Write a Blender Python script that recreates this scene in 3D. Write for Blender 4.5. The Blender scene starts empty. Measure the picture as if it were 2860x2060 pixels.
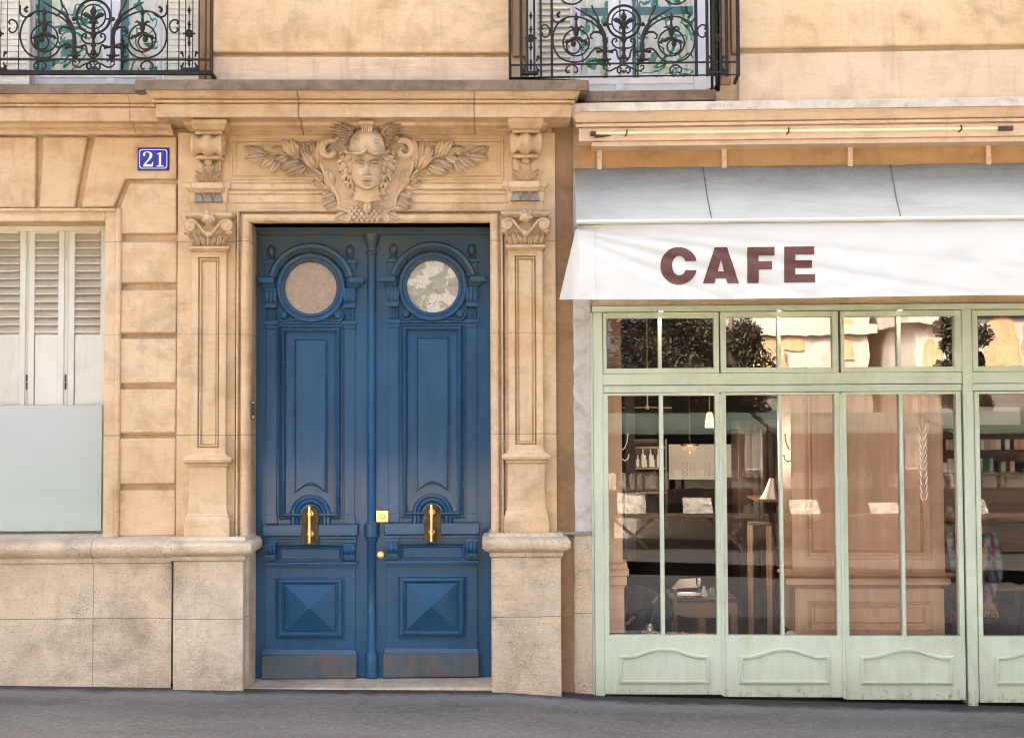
import bpy, bmesh, math, random
from mathutils import Vector, Matrix, noise
random.seed(7)
R = math.radians
sc = bpy.context.scene
COL = sc.collection

# ------------------------------------------------------------------ camera
FPX, DIST, CAMH, PITCH, ROLL = 3800.0, 9.5, 1.80, R(2.4), 0.0042
CX, CY = 1430.0, 1030.0
CAMP = Vector((0, -DIST, CAMH))
FWD = Vector((0, math.cos(PITCH), math.sin(PITCH)))
U0 = Vector((0, -math.sin(PITCH), math.cos(PITCH)))
RGT = (Vector((1, 0, 0)) - U0 * ROLL).normalized()
UPV = RGT.cross(FWD).normalized()
cam_data = bpy.data.cameras.new('camera')
cam = bpy.data.objects.new('camera', cam_data)
COL.objects.link(cam)
cam.matrix_world = Matrix(((RGT.x, UPV.x, -FWD.x, CAMP.x), (RGT.y, UPV.y, -FWD.y, CAMP.y), (RGT.z, UPV.z, -FWD.z, CAMP.z), (0, 0, 0, 1)))
cam_data.sensor_width = 36
cam_data.lens = 36 * FPX / 2860
cam_data.clip_start = 0.1
cam_data.clip_end = 500
sc.camera = cam

def ray(px, py):
    return FWD + RGT * ((px - CX) / FPX) - UPV * ((py - CY) / FPX)

class Frame:
    """A facade plane: measured photo points are laid on it at a known depth (metres, negative = towards the street)."""
    def __init__(s, ox, ang):
        s.ox, s.ang = ox, ang
        s.m = Matrix.Translation((ox, 0, 0)) @ Matrix.Rotation(ang, 4, 'Z')
        s.mi = s.m.inverted()
        s.o = s.mi @ CAMP
    def pt(s, px, py, d=0.0):
        r = s.mi.to_3x3() @ ray(px, py)
        t = (d - s.o.y) / r.y
        return s.o + r * t
    def x(s, px, py, d=0.0): return s.pt(px, py, d).x
    def z(s, py, d=0.0, px=None):
        return s.pt(CX if px is None else px, py, d).z
    def root(s, name):
        o = bpy.data.objects.new(name, None); COL.objects.link(o)
        o.empty_display_size = 0.1
        o.location = (s.ox, 0, 0); o.rotation_euler = (0, 0, s.ang)
        return o
A = Frame(0.475, R(1.2))
B = Frame(0.475, R(-2.3))

# ------------------------------------------------------------------ objects
def tag(o, label=None, cat=None, group=None, kind=None):
    if label: o['label'] = label
    if cat: o['category'] = cat
    if group: o['group'] = group
    if kind: o['kind'] = kind
    return o

class MB:
    """collects faces, builds ONE mesh object"""
    def __init__(s):
        s.v, s.f, s.mi = [], [], []
        s.cur = 0
    def add(s, vs, fs):
        b = len(s.v)
        s.v += [tuple(p) for p in vs]
        for f in fs:
            s.f.append(tuple(b + i for i in f)); s.mi.append(s.cur)
        return b
    def box(s, x0, x1, y0, y1, z0, z1):
        if x0 > x1: x0, x1 = x1, x0
        if y0 > y1: y0, y1 = y1, y0
        if z0 > z1: z0, z1 = z1, z0
        s.add([(x0,y0,z0),(x1,y0,z0),(x1,y1,z0),(x0,y1,z0),(x0,y0,z1),(x1,y0,z1),(x1,y1,z1),(x0,y1,z1)],
              [(0,1,5,4),(1,2,6,5),(2,3,7,6),(3,0,4,7),(4,5,6,7),(3,2,1,0)])
        return s
    def pbox(s, fr, px0, py0, px1, py1, d0, d1, row=None):
        """box whose street face (depth d0) covers the measured rectangle"""
        r = (py0 + py1) / 2 if row is None else row
        c = (px0 + px1) / 2
        a, b = fr.x(px0, r, d0), fr.x(px1, r, d0)
        return s.box(a, b, d0, d1, fr.z(py1, d0, c), fr.z(py0, d0, c))
    def taper(s, fr, top, bot, d0t, d0b, d1):
        """block: top=(px0,px1,py), bot=(px0,px1,py), front depths d0t/d0b, back d1"""
        t0 = fr.pt(top[0], top[2], d0t); t1 = fr.pt(top[1], top[2], d0t)
        b0 = fr.pt(bot[0], bot[2], d0b); b1 = fr.pt(bot[1], bot[2], d0b)
        s.add([b0, b1, (b1.x, d1, b1.z), (b0.x, d1, b0.z), t0, t1, (t1.x, d1, t1.z), (t0.x, d1, t0.z)],
              [(0,1,5,4),(1,2,6,5),(2,3,7,6),(3,0,4,7),(4,5,6,7),(3,2,1,0)])
        return s
    def sweep(s, path, prof, closed_prof=False):
        """path: plan points (x,y) left->right (outside is to the right hand = -y for +x travel); prof: (offset, z) top->bottom"""
        n = len(path); rings = []
        for i, p in enumerate(path):
            p = Vector(p)
            ns = []
            if i > 0: e = (p - Vector(path[i-1])).normalized(); ns.append(Vector((e.y, -e.x)))
            if i < n-1: e = (Vector(path[i+1]) - p).normalized(); ns.append(Vector((e.y, -e.x)))
            if len(ns) == 2:
                m = (ns[0] + ns[1]).normalized(); k = 1 / max(0.2, m.dot(ns[0])); nn = m * k
            else: nn = ns[0]
            rings.append([(p.x + nn.x*o, p.y + nn.y*o, z) for o, z in prof])
        m = len(prof); vs = [q for r in rings for q in r]; fs = []
        for i in range(n-1):
            for j in range(m-1 if not closed_prof else m):
                k = (j+1) % m
                fs.append((i*m+j, i*m+k, (i+1)*m+k, (i+1)*m+j))
        if closed_prof:
            fs.append(tuple(range(m-1, -1, -1))); fs.append(tuple((n-1)*m + j for j in range(m)))
        s.add(vs, fs); return s
    def rings(s, outs, cap_in=True, cap_out=False, closed=True):
        """list of equal-count outlines of 3D points, joined one to the next"""
        m = len(outs[0]); vs = [p for o in outs for p in o]; fs = []
        for i in range(len(outs)-1):
            for j in range(m if closed else m-1):
                k = (j+1) % m
                fs.append((i*m+j, i*m+k, (i+1)*m+k, (i+1)*m+j))
        if cap_in: fs.append(tuple((len(outs)-1)*m + j for j in range(m)))
        if cap_out: fs.append(tuple(range(m-1, -1, -1)))
        s.add(vs, fs); return s
    def tube(s, pts, r, n=6, closed=False, flat=None):
        pts = [Vector(p) for p in pts]
        N = len(pts)
        rad = r if isinstance(r, (list, tuple)) else [r]*N
        prev = None; rings = []
        for i, p in enumerate(pts):
            a = pts[i-1] if (i > 0 or closed) else p
            b = pts[(i+1) % N] if (i < N-1 or closed) else p
            t = (b - a)
            if t.length < 1e-9: t = Vector((0, 0, 1))
            t.normalize()
            if prev is None:
                ref = Vector((0, 1, 0)) if abs(t.y) < 0.9 else Vector((1, 0, 0))
                u = t.cross(ref).normalized()
            else:
                u = (prev - t * prev.dot(t))
                u = u.normalized() if u.length > 1e-6 else t.orthogonal().normalized()
            prev = u; w = t.cross(u)
            fy = 1.0 if flat is None else flat
            rings.append([p + (u*math.cos(2*math.pi*k/n) + w*math.sin(2*math.pi*k/n)*fy) * rad[i] for k in range(n)])
        vs = [q for rr in rings for q in rr]; fs = []
        for i in range(N if closed else N-1):
            j = (i+1) % N
            for k in range(n):
                l = (k+1) % n
                fs.append((i*n+k, i*n+l, j*n+l, j*n+k))
        if not closed:
            fs.append(tuple(range(n-1, -1, -1))); fs.append(tuple((N-1)*n+k for k in range(n)))
        s.add(vs, fs); return s
    def lathe(s, c, prof, n=16, axis='z', half=False, sy=1.0):
        """prof: (radius, height) list about c"""
        c = Vector(c); vs = []; fs = []
        for r, h in prof:
            for k in range(n):
                a = 2*math.pi*k/n
                if axis == 'z': vs.append((c.x + r*math.cos(a), c.y + r*math.sin(a)*sy, c.z + h))
                elif axis == 'y': vs.append((c.x + r*math.cos(a), c.y + h, c.z + r*math.sin(a)))
                else: vs.append((c.x + h, c.y + r*math.cos(a), c.z + r*math.sin(a)))
        for i in range(len(prof)-1):
            for k in range(n):
                l = (k+1) % n
                fs.append((i*n+k, i*n+l, (i+1)*n+l, (i+1)*n+k))
        fs.append(tuple(range(n-1, -1, -1))); fs.append(tuple((len(prof)-1)*n+k for k in range(n)))
        s.add(vs, fs); return s
    def ball(s, c, rx, ry, rz, n=10, m=7):
        prof = []
        c = Vector(c); vs = []; fs = []
        for i in range(m+1):
            t = math.pi*i/m
            for k in range(n):
                a = 2*math.pi*k/n
                vs.append((c.x + rx*math.sin(t)*math.cos(a), c.y + ry*math.sin(t)*math.sin(a), c.z + rz*math.cos(t)))
        for i in range(m):
            for k in range(n):
                l = (k+1) % n
                fs.append((i*n+k, (i+1)*n+k, (i+1)*n+l, i*n+l))
        s.add(vs, fs); return s
    def grid(s, fn, nu, nv):
        vs = [fn(i/nu, j/nv) for j in range(nv+1) for i in range(nu+1)]
        fs = [(j*(nu+1)+i, j*(nu+1)+i+1, (j+1)*(nu+1)+i+1, (j+1)*(nu+1)+i) for j in range(nv) for i in range(nu)]
        s.add(vs, fs); return s
    def prism(s, outline, d0, d1):
        """outline of (x,z); front y=d0, back y=d1"""
        m = len(outline)
        s.add([(x, d0, z) for x, z in outline] + [(x, d1, z) for x, z in outline],
              [tuple(range(m))] + [tuple(range(2*m-1, m-1, -1))] + [(i, (i+1) % m, m+(i+1) % m, m+i) for i in range(m)])
        return s
    def build_each(s, name, mat, parent=None, **kw):
        """one object per separate piece (boxes added one after another)"""
        par = list(range(len(s.v)))
        def find(i):
            while par[i] != i: par[i] = par[par[i]]; i = par[i]
            return i
        for f in s.f:
            for q in f[1:]:
                a, c = find(f[0]), find(q)
                if a != c: par[c] = a
        groups = {}
        for f in s.f: groups.setdefault(find(f[0]), []).append(f)
        out = []
        for fs in groups.values():
            ids = sorted({i for f in fs for i in f}); mp = {i: k for k, i in enumerate(ids)}
            m = MB(); m.add([s.v[i] for i in ids], [tuple(mp[i] for i in f) for f in fs]); out.append(m.build(name, mat, parent, **kw))
        return out
    def build(s, name, mat, parent=None, bevel=0.0, smooth=32, fr=None, seg=2, recalc=True):
        me = bpy.data.meshes.new(name)
        me.from_pydata(s.v, [], s.f)
        mats = mat if isinstance(mat, (list, tuple)) else [mat]
        for m in mats: me.materials.append(m)
        if len(mats) > 1: me.polygons.foreach_set('material_index', s.mi)
        if recalc:
            bm = bmesh.new(); bm.from_mesh(me)
            bmesh.ops.recalc_face_normals(bm, faces=bm.faces)
            bm.to_mesh(me); bm.free()
        me.validate(); me.update()
        if smooth:
            me.shade_smooth(); me.set_sharp_from_angle(angle=R(smooth))
        o = bpy.data.objects.new(name, me); COL.objects.link(o)
        if parent: o.parent = parent
        elif fr is not None:
            o.location = (fr.ox, 0, 0); o.rotation_euler = (0, 0, fr.ang)
        if bevel:
            b = o.modifiers.new('bevel', 'BEVEL'); b.width = bevel; b.segments = seg
            b.limit_method = 'ANGLE'; b.angle_limit = R(35)
        return o

def catmull(pts, n=8, closed=False):
    pts = [Vector(p) for p in pts]; out = []; N = len(pts)
    for i in range(N if closed else N-1):
        if closed: p0, p1, p2, p3 = pts[i-1], pts[i], pts[(i+1) % N], pts[(i+2) % N]
        else:
            p1, p2 = pts[i], pts[i+1]
            p0 = pts[i-1] if i > 0 else p1 + (p1 - p2); p3 = pts[i+2] if i+2 < N else p2 + (p2 - p1)
        for k in range(n):
            t = k/n
            out.append(0.5*((2*p1) + (-p0+p2)*t + (2*p0-5*p1+4*p2-p3)*t*t + (-p0+3*p1-3*p2+p3)*t**3))
    if not closed: out.append(pts[-1])
    return out

def spiral(cx, cy, r0, r1, a0, a1, n=24):
    """degrees; y down (photo sense)"""
    return [(cx + (r0+(r1-r0)*i/n)*math.cos(R(a0+(a1-a0)*i/n)), cy + (r0+(r1-r0)*i/n)*math.sin(R(a0+(a1-a0)*i/n))) for i in range(n+1)]

def rect_out(x0, z0, x1, z1, ins, y):
    return [(x0+ins, y, z0+ins), (x1-ins, y, z0+ins), (x1-ins, y, z1-ins), (x0+ins, y, z1-ins)]

# ------------------------------------------------------------------ materials
def mk(name):
    m = bpy.data.materials.new(name); m.use_nodes = True
    nt = m.node_tree; nt.nodes.clear()
    return m, nt
def N(nt, t, **kw):
    n = nt.nodes.new('ShaderNode' + t)
    for k, v in kw.items():
        if k[0] == '_': setattr(n, k[1:], v); continue
        key = int(k[1:]) if (k[0] == 'i' and k[1:].isdigit()) else k.replace('_', ' ')
        sock = n.inputs[key]
        if hasattr(v, 'is_output') or isinstance(v, bpy.types.NodeSocket): nt.links.new(v, sock)
        else:
            if isinstance(v, (tuple, list)) and len(v) == 3 and sock.type == 'RGBA': v = (*v, 1)
            sock.default_value = v
    return n
def math_(nt, op, a, b=0.0, clamp=False):
    n = nt.nodes.new('ShaderNodeMath'); n.operation = op; n.use_clamp = clamp
    for i, v in enumerate((a, b)):
        if isinstance(v, bpy.types.NodeSocket): nt.links.new(v, n.inputs[i])
        else: n.inputs[i].default_value = v
    return n.outputs[0]
def mixc(nt, fac, a, b, blend='MIX'):
    n = nt.nodes.new('ShaderNodeMix'); n.data_type = 'RGBA'; n.blend_type = blend
    for i, v in ((0, fac), (6, a), (7, b)):
        if isinstance(v, bpy.types.NodeSocket): nt.links.new(v, n.inputs[i])
        elif i == 0: n.inputs[0].default_value = v
        else: n.inputs[i].default_value = (*v[:3], 1)
    return n.outputs[2]
def remap(nt, v, a, b, c=0.0, d=1.0):
    n = nt.nodes.new('ShaderNodeMapRange'); n.clamp = True
    nt.links.new(v, n.inputs[0])
    for i, q in enumerate((a, b, c, d)): n.inputs[i+1].default_value = q
    return n.outputs[0]
def coords(nt, scale=(1, 1, 1), loc=(0, 0, 0)):
    tc = nt.nodes.new('ShaderNodeTexCoord')
    mp = nt.nodes.new('ShaderNodeMapping'); mp.inputs['Scale'].default_value = scale; mp.inputs['Location'].default_value = loc
    nt.links.new(tc.outputs['Object'], mp.inputs['Vector'])
    return mp.outputs[0]
def nz(nt, vec, scale, detail=6, rough=0.55, dist=0.0):
    n = N(nt, 'TexNoise', Vector=vec, Scale=scale, Detail=detail, Roughness=rough, Distortion=dist)
    return n.outputs[0]
def finish(nt, col, rough, height=None, bump=0.3, bdist=0.01, bev=0.0, metal=0.0, spec=0.5, coat=0.0, extra=None):
    p = N(nt, 'BsdfPrincipled', Metallic=metal)
    p.inputs['Specular IOR Level'].default_value = spec
    p.inputs['Coat Weight'].default_value = coat
    p.inputs['Coat Roughness'].default_value = 0.09
    if isinstance(col, bpy.types.NodeSocket): nt.links.new(col, p.inputs['Base Color'])
    else: p.inputs['Base Color'].default_value = (*col, 1)
    if isinstance(rough, bpy.types.NodeSocket): nt.links.new(rough, p.inputs['Roughness'])
    else: p.inputs['Roughness'].default_value = rough
    nrm = None
    if bev:
        b = nt.nodes.new('ShaderNodeBevel'); b.samples = 3; b.inputs['Radius'].default_value = bev; nrm = b.outputs[0]
    if height is not None:
        b = N(nt, 'Bump', Height=height, Strength=bump, Distance=bdist)
        if nrm: nt.links.new(nrm, b.inputs['Normal'])
        nrm = b.outputs[0]
    if nrm: nt.links.new(nrm, p.inputs['Normal'])
    o = nt.nodes.new('ShaderNodeOutputMaterial'); nt.links.new(p.outputs[0], o.inputs[0])
    return p

def upward(nt, lo=0.35, hi=0.8):
    g = nt.nodes.new('ShaderNodeNewGeometry'); sp = N(nt, 'SeparateXYZ', Vector=g.outputs['Normal'])
    return remap(nt, sp.outputs[2], lo, hi)
def stone(name, base, light, dark, stain=(0.2, 0.13, 0.07), stain_amt=0.35, speck=0.25, streak=0.5, bump=0.35, joints=(), vjoints=(), rough=0.85, sc_=1.0, bev=0.006, soot=0.0, splash=None):
    m, nt = mk(name)
    v = coords(nt)
    big = nz(nt, v, 1.1*sc_, 7, 0.6)
    col = mixc(nt, remap(nt, big, 0.35, 0.68), base, light)
    med = nz(nt, v, 4.5*sc_, 8, 0.62, 0.4)
    col = mixc(nt, math_(nt, 'MULTIPLY', remap(nt, med, 0.47, 0.72), 0.85), col, dark)
    gr = nz(nt, v, 55, 3, 0.7)
    col = mixc(nt, remap(nt, gr, 0.35, 0.7, 0.0, 0.24), col, tuple(q*0.72 for q in base))
    vs = coords(nt, (3.0, 3.0, 15), (3.1, 0, 1.7))
    st = nz(nt, vs, 1.6, 6, 0.65, 0.3)
    col = mixc(nt, math_(nt, 'MULTIPLY', remap(nt, st, 0.52, 0.74), streak*0.55), col, dark)
    vt = coords(nt, (9, 9, 1.1), (0.4, 0, 9))
    dr = nz(nt, vt, 1.4, 6, 0.65, 0.2)
    col = mixc(nt, math_(nt, 'MULTIPLY', remap(nt, dr, 0.54, 0.76), streak*0.6), col, stain)
    b2 = nz(nt, coords(nt, (1, 1, 1.3), (7, 2, 3)), 1.9*sc_, 10, 0.68, 0.6)
    col = mixc(nt, math_(nt, 'MULTIPLY', remap(nt, b2, 0.55, 0.78), stain_amt), col, stain)
    fine = nz(nt, v, 90, 4, 0.7)
    msk = math_(nt, 'MULTIPLY', remap(nt, fine, 0.56, 0.72), math_(nt, 'MULTIPLY', remap(nt, b2, 0.42, 0.66), speck, True))
    col = mixc(nt, msk, col, (stain[0]*0.4, stain[1]*0.4, stain[2]*0.4))
    vor = N(nt, 'TexVoronoi', Vector=v, Scale=34.0).outputs[0]
    pit = remap(nt, vor, 0.05, 0.11, 1.0, 0.0)
    pit = math_(nt, 'MULTIPLY', pit, remap(nt, med, 0.5, 0.6))
    col = mixc(nt, math_(nt, 'MULTIPLY', pit, 0.55), col, (stain[0]*0.5, stain[1]*0.5, stain[2]*0.5))
    if splash:
        tc2 = nt.nodes.new('ShaderNodeTexCoord'); sp2 = N(nt, 'SeparateXYZ', Vector=tc2.outputs['Object'])
        zz = math_(nt, 'SUBTRACT', sp2.outputs[2], math_(nt, 'MULTIPLY', math_(nt, 'SUBTRACT', nz(nt, coords(nt, (1, 1, 0.7), (2, 2, 8)), 2.6, 9, 0.7, 0.5), 0.42), 1.5))
        fs = math_(nt, 'MULTIPLY', remap(nt, zz, 0.42, -0.1), remap(nt, nz(nt, v, 60, 4, 0.75), 0.34, 0.62, 0.15, 1.0))
        col = mixc(nt, math_(nt, 'MULTIPLY', fs, splash), col, tuple(q*0.75 for q in stain))
        b3 = nz(nt, coords(nt, (1, 1, 1), (11, 5, 3)), 3.1, 6, 0.6, 0.3)
        fs = math_(nt, 'MULTIPLY', remap(nt, b3, 0.55, 0.72), remap(nt, nz(nt, v, 110, 3, 0.8), 0.45, 0.62))
        col = mixc(nt, math_(nt, 'MULTIPLY', fs, 0.75), col, tuple(q*0.5 for q in stain))
    if soot:
        up = math_(nt, 'MULTIPLY', math_(nt, 'MULTIPLY', upward(nt), remap(nt, med, 0.3, 0.6, 0.5, 1.0)), soot)
        col = mixc(nt, up, col, (0.24, 0.215, 0.19))
    h = math_(nt, 'ADD', math_(nt, 'MULTIPLY', st, 0.8), math_(nt, 'MULTIPLY', fine, 0.35))
    h = math_(nt, 'ADD', h, math_(nt, 'MULTIPLY', med, 0.8))
    h = math_(nt, 'SUBTRACT', h, math_(nt, 'MULTIPLY', pit, 0.8))
    if joints or vjoints:
        tc = nt.nodes.new('ShaderNodeTexCoord'); sp = N(nt, 'SeparateXYZ', Vector=tc.outputs['Object'])
        wob = math_(nt, 'MULTIPLY', math_(nt, 'SUBTRACT', nz(nt, v, 9, 4), 0.5), 0.012)
        for ax, lst in ((2, joints), (0, vjoints)):
            for q in lst:
                pos, w, amt = q
                dd = math_(nt, 'ABSOLUTE', math_(nt, 'SUBTRACT', math_(nt, 'ADD', sp.outputs[ax], wob), pos))
                f = remap(nt, dd, w*0.5, w*1.3, amt, 0.0)
                col = mixc(nt, f, col, (stain[0]*0.55, stain[1]*0.5, stain[2]*0.5))
                h = math_(nt, 'SUBTRACT', h, math_(nt, 'MULTIPLY', f, 0.8))
    finish(nt, col, rough, h, bump, 0.012, bev, spec=0.25)
    return m

def paint(name, base, light, dark, rough=0.4, chips=None, chip_amt=0.0, bev=0.004, bump=0.08, coat=0.0, grime=None, grime_amt=0.0, scale=1.0, spec=0.5, dust=None, patina=None, rust=None):
    m, nt = mk(name)
    v = coords(nt)
    a = nz(nt, v, 1.7*scale, 6, 0.6)
    col = mixc(nt, remap(nt, a, 0.35, 0.65), base, light)
    b = nz(nt, coords(nt, (7, 7, 1.0), (2, 0, 5)), 1.5*scale, 7, 0.65)
    col = mixc(nt, math_(nt, 'MULTIPLY', remap(nt, b, 0.5, 0.75), 0.7), col, dark)
    rg = math_(nt, 'ADD', math_(nt, 'MULTIPLY', nz(nt, v, 14, 5), 0.25), rough-0.12)
    if grime:
        g = nz(nt, coords(nt, (1, 1, 0.7), (4, 8, 1)), 3.2*scale, 9, 0.7, 0.5)
        f = math_(nt, 'MULTIPLY', remap(nt, g, 0.5, 0.72), grime_amt)
        col = mixc(nt, f, col, grime)
    if rust:
        tc = nt.nodes.new('ShaderNodeTexCoord'); sp = N(nt, 'SeparateXYZ', Vector=tc.outputs['Object'])
        zz = math_(nt, 'SUBTRACT', sp.outputs[2], math_(nt, 'MULTIPLY', math_(nt, 'SUBTRACT', nz(nt, coords(nt, (14, 14, 2.5)), 1.5, 7, 0.75), 0.5), 0.30))
        f = math_(nt, 'MULTIPLY', remap(nt, zz, rust[0]+0.03, rust[0]-0.05), remap(nt, nz(nt, v, 26, 5, 0.75), 0.5, 0.62))
        col = mixc(nt, math_(nt, 'MULTIPLY', f, 0.85), col, rust[1])
        f = math_(nt, 'MULTIPLY', remap(nt, zz, rust[0]+0.22, rust[0]-0.05), 0.4)
        col = mixc(nt, f, col, (0.36, 0.35, 0.22))
    if patina:
        tc = nt.nodes.new('ShaderNodeTexCoord'); sp = N(nt, 'SeparateXYZ', Vector=tc.outputs['Object'])
        wv = nz(nt, coords(nt, (1.6, 1, 5)), 2.2, 8, 0.65, 1.0)
        zz = math_(nt, 'ADD', sp.outputs[2], math_(nt, 'MULTIPLY', math_(nt, 'SUBTRACT', wv, 0.5), 0.7))
        f = math_(nt, 'MULTIPLY', remap(nt, zz, patina[0], patina[1]), remap(nt, wv, 0.32, 0.62, 0.35, 1.0))
        col = mixc(nt, math_(nt, 'MULTIPLY', f, patina[3]), col, patina[2])
    if dust:
        col = mixc(nt, math_(nt, 'MULTIPLY', upward(nt, 0.45, 0.85), math_(nt, 'MULTIPLY', remap(nt, a, 0.3, 0.6, 0.4, 1.0), 0.65)), col, dust)
    fine = nz(nt, v, 120, 3, 0.6)
    h = math_(nt, 'ADD', math_(nt, 'MULTIPLY', fine, 0.3), b)
    if chips:
        c = nz(nt, v, 38, 5, 0.75); c2 = nz(nt, coords(nt, (1, 1, 1), (9, 1, 4)), 3.0, 5, 0.6)
        f = math_(nt, 'MULTIPLY', remap(nt, c, 0.675, 0.70), remap(nt, c2, 0.45, 0.6))
        f = math_(nt, 'MULTIPLY', f, chip_amt)
        col = mixc(nt, f, col, chips)
    finish(nt, col, rg, h, bump, 0.004, bev, coat=coat, spec=spec)
    return m

def flat(name, col, rough=0.6, metal=0.0, var=0.12, scale=6.0, spec=0.5):
    m, nt = mk(name)
    v = coords(nt)
    a = nz(nt, v, scale, 6, 0.65)
    k = 1-var
    c = mixc(nt, remap(nt, a, 0.3, 0.7), tuple(q*k for q in col), tuple(min(1, q*(1+var)) for q in col))
    finish(nt, c, rough, a, 0.08, 0.004, metal=metal, spec=spec)
    return m

def emit(name, col, strength):
    m, nt = mk(name)
    e = N(nt, 'Emission', Color=(*col, 1), Strength=strength)
    o = nt.nodes.new('ShaderNodeOutputMaterial'); nt.links.new(e.outputs[0], o.inputs[0])
    return m

def glass(name, refl, tint=(0.93, 0.95, 0.93), wave=0.02, wscale=2.5):
    m, nt = mk(name)
    v = coords(nt, (1, 1, 0.6))
    h = nz(nt, v, wscale, 3, 0.5)
    b = N(nt, 'Bump', Height=h, Strength=wave, Distance=0.05)
    g = N(nt, 'BsdfGlossy', Roughness=0.0); nt.links.new(b.outputs[0], g.inputs['Normal'])
    t = N(nt, 'BsdfTransparent', Color=(*tint, 1))
    lw = N(nt, 'Fresnel', IOR=1.5)
    f = math_(nt, 'ADD', lw.outputs[0], refl, True)
    mx = nt.nodes.new('ShaderNodeMixShader')
    nt.links.new(f, mx.inputs[0]); nt.links.new(t.outputs[0], mx.inputs[1]); nt.links.new(g.outputs[0], mx.inputs[2])
    o = nt.nodes.new('ShaderNodeOutputMaterial'); nt.links.new(mx.outputs[0], o.inputs[0])
    return m

def wood(name, base, dark, rough=0.45, scale=1.0, horizontal=False):
    m, nt = mk(name)
    s = (9*scale, 9*scale, 0.7*scale) if not horizontal else (0.7*scale, 9*scale, 9*scale)
    v = coords(nt, s)
    a = nz(nt, v, 1.6, 8, 0.68, 0.8)
    b = nz(nt, coords(nt), 2.0, 5, 0.6)
    col = mixc(nt, remap(nt, a, 0.35, 0.7), base, dark)
    col = mixc(nt, math_(nt, 'MULTIPLY', remap(nt, b, 0.45, 0.75), 0.5), col, tuple(q*0.6 for q in dark))
    finish(nt, col, rough, a, 0.12, 0.004, 0.004)
    return m
# ------------------------------------------------------------------ material set
zj = lambda y, d=0.0, px=600: A.z(y, d, px)
M = {}
LT = (0.83, 0.65, 0.43)
M['stone'] = stone('limestone', (0.74, 0.53, 0.29), (0.82, 0.64, 0.42), (0.53, 0.335, 0.16), (0.27, 0.185, 0.115), 0.6, 0.4, 0.55, 0.5,
                   joints=((zj(676), 0.004, 0.5), (zj(934), 0.003, 0.35), (zj(1215), 0.004, 0.5)))
M['cornice'] = stone('cornice_stone', (0.72, 0.505, 0.29), (0.80, 0.61, 0.40), (0.47, 0.28, 0.13), (0.25, 0.16, 0.09), 0.55, 0.3, 0.55, 0.4,
                     vjoints=((A.x(835, 300, -0.3), 0.006, 0.7), (A.x(1325, 300, -0.3), 0.006, 0.6), (A.x(365, 310, -0.2), 0.003, 0.6)))
M['carved'] = stone('carved_stone', (0.68, 0.47, 0.26), (0.76, 0.57, 0.36), (0.42, 0.26, 0.13), (0.17, 0.115, 0.07), 0.85, 0.5, 0.12, 0.3, bev=0.004, soot=0.8)
M['slab'] = stone('weathered_slab', (0.195, 0.142, 0.092), (0.33, 0.25, 0.17), (0.115, 0.082, 0.054), (0.065, 0.05, 0.038), 0.7, 0.7, 0.8, 0.4, sc_=2.0)
M['plinth'] = stone('plinth_stone', (0.72, 0.585, 0.385), (0.81, 0.70, 0.51), (0.50, 0.39, 0.25), (0.235, 0.185, 0.125), 0.85, 2.4, 0.4, 0.8, splash=0.38, soot=0.5,
                    joints=((zj(1725, -0.1), 0.003, 0.5),), vjoints=((A.x(258, 1800, -0.1), 0.003, 0.5),))
M['render'] = stone('rough_render', (0.74, 0.55, 0.35), (0.82, 0.66, 0.47), (0.56, 0.42, 0.27), (0.36, 0.28, 0.20), 0.4, 0.2, 0.9, 0.7)
M['brown'] = stone('brown_plaster', (0.31, 0.19, 0.095), (0.41, 0.265, 0.145), (0.20, 0.12, 0.062), (0.13, 0.10, 0.07), 0.8, 1.0, 0.5, 0.4)
M['orange'] = stone('orange_plaster', (0.50, 0.30, 0.13), (0.58, 0.36, 0.17), (0.36, 0.20, 0.085), (0.18, 0.11, 0.06), 0.6, 0.4, 0.3, 0.25)
M['peach'] = stone('painted_cornice', (0.80, 0.58, 0.38), (0.86, 0.67, 0.48), (0.66, 0.45, 0.26), (0.30, 0.19, 0.11), 0.25, 0.25, 0.35, 0.2)
M['pale'] = stone('pale_ledge', (0.66, 0.57, 0.44), (0.76, 0.68, 0.56), (0.45, 0.37, 0.28), (0.14, 0.12, 0.09), 0.6, 0.9, 0.3, 0.4, sc_=2.5)
M['white_plaster'] = stone('flaking_whitewash', (0.58, 0.555, 0.48), (0.70, 0.68, 0.61), (0.40, 0.345, 0.265), (0.25, 0.19, 0.125), 0.75, 0.6, 0.2, 0.45, sc_=1.6)
M['grey_lead'] = flat('grey_lead', (0.30, 0.275, 0.22), 0.6, 0.0, 0.25)
M['blue'] = paint('blue_door_paint', (0.012, 0.078, 0.165), (0.020, 0.100, 0.195), (0.009, 0.045, 0.095), 0.36, (0.38, 0.46, 0.48), 0.7, 0.003, 0.035, coat=0.22, grime=(0.030, 0.095, 0.105), grime_amt=0.45, spec=0.25, dust=(0.17, 0.135, 0.09), patina=(A.z(880, 0.27, 1030), A.z(640, 0.27, 1030), (0.075, 0.088, 0.058), 0.95))
M['kick'] = paint('rusty_kick_plate', (0.05, 0.075, 0.085), (0.085, 0.12, 0.13), (0.035, 0.045, 0.045), 0.45, (0.2, 0.1, 0.04), 0.7, 0.003, 0.2, grime=(0.20, 0.105, 0.045), grime_amt=0.95, scale=1.6)
M['dirtyglass'] = None
M['brass'] = flat('brass', (0.86, 0.60, 0.25), 0.28, 0.85, 0.1)
M['oldbrass'] = paint('tarnished_brass_plate', (0.07, 0.05, 0.025), (0.16, 0.115, 0.05), (0.025, 0.02, 0.014), 0.55, None, 0, 0.003, 0.5, grime=(0.012, 0.012, 0.012), grime_amt=0.8, scale=9, spec=0.2)
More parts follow.
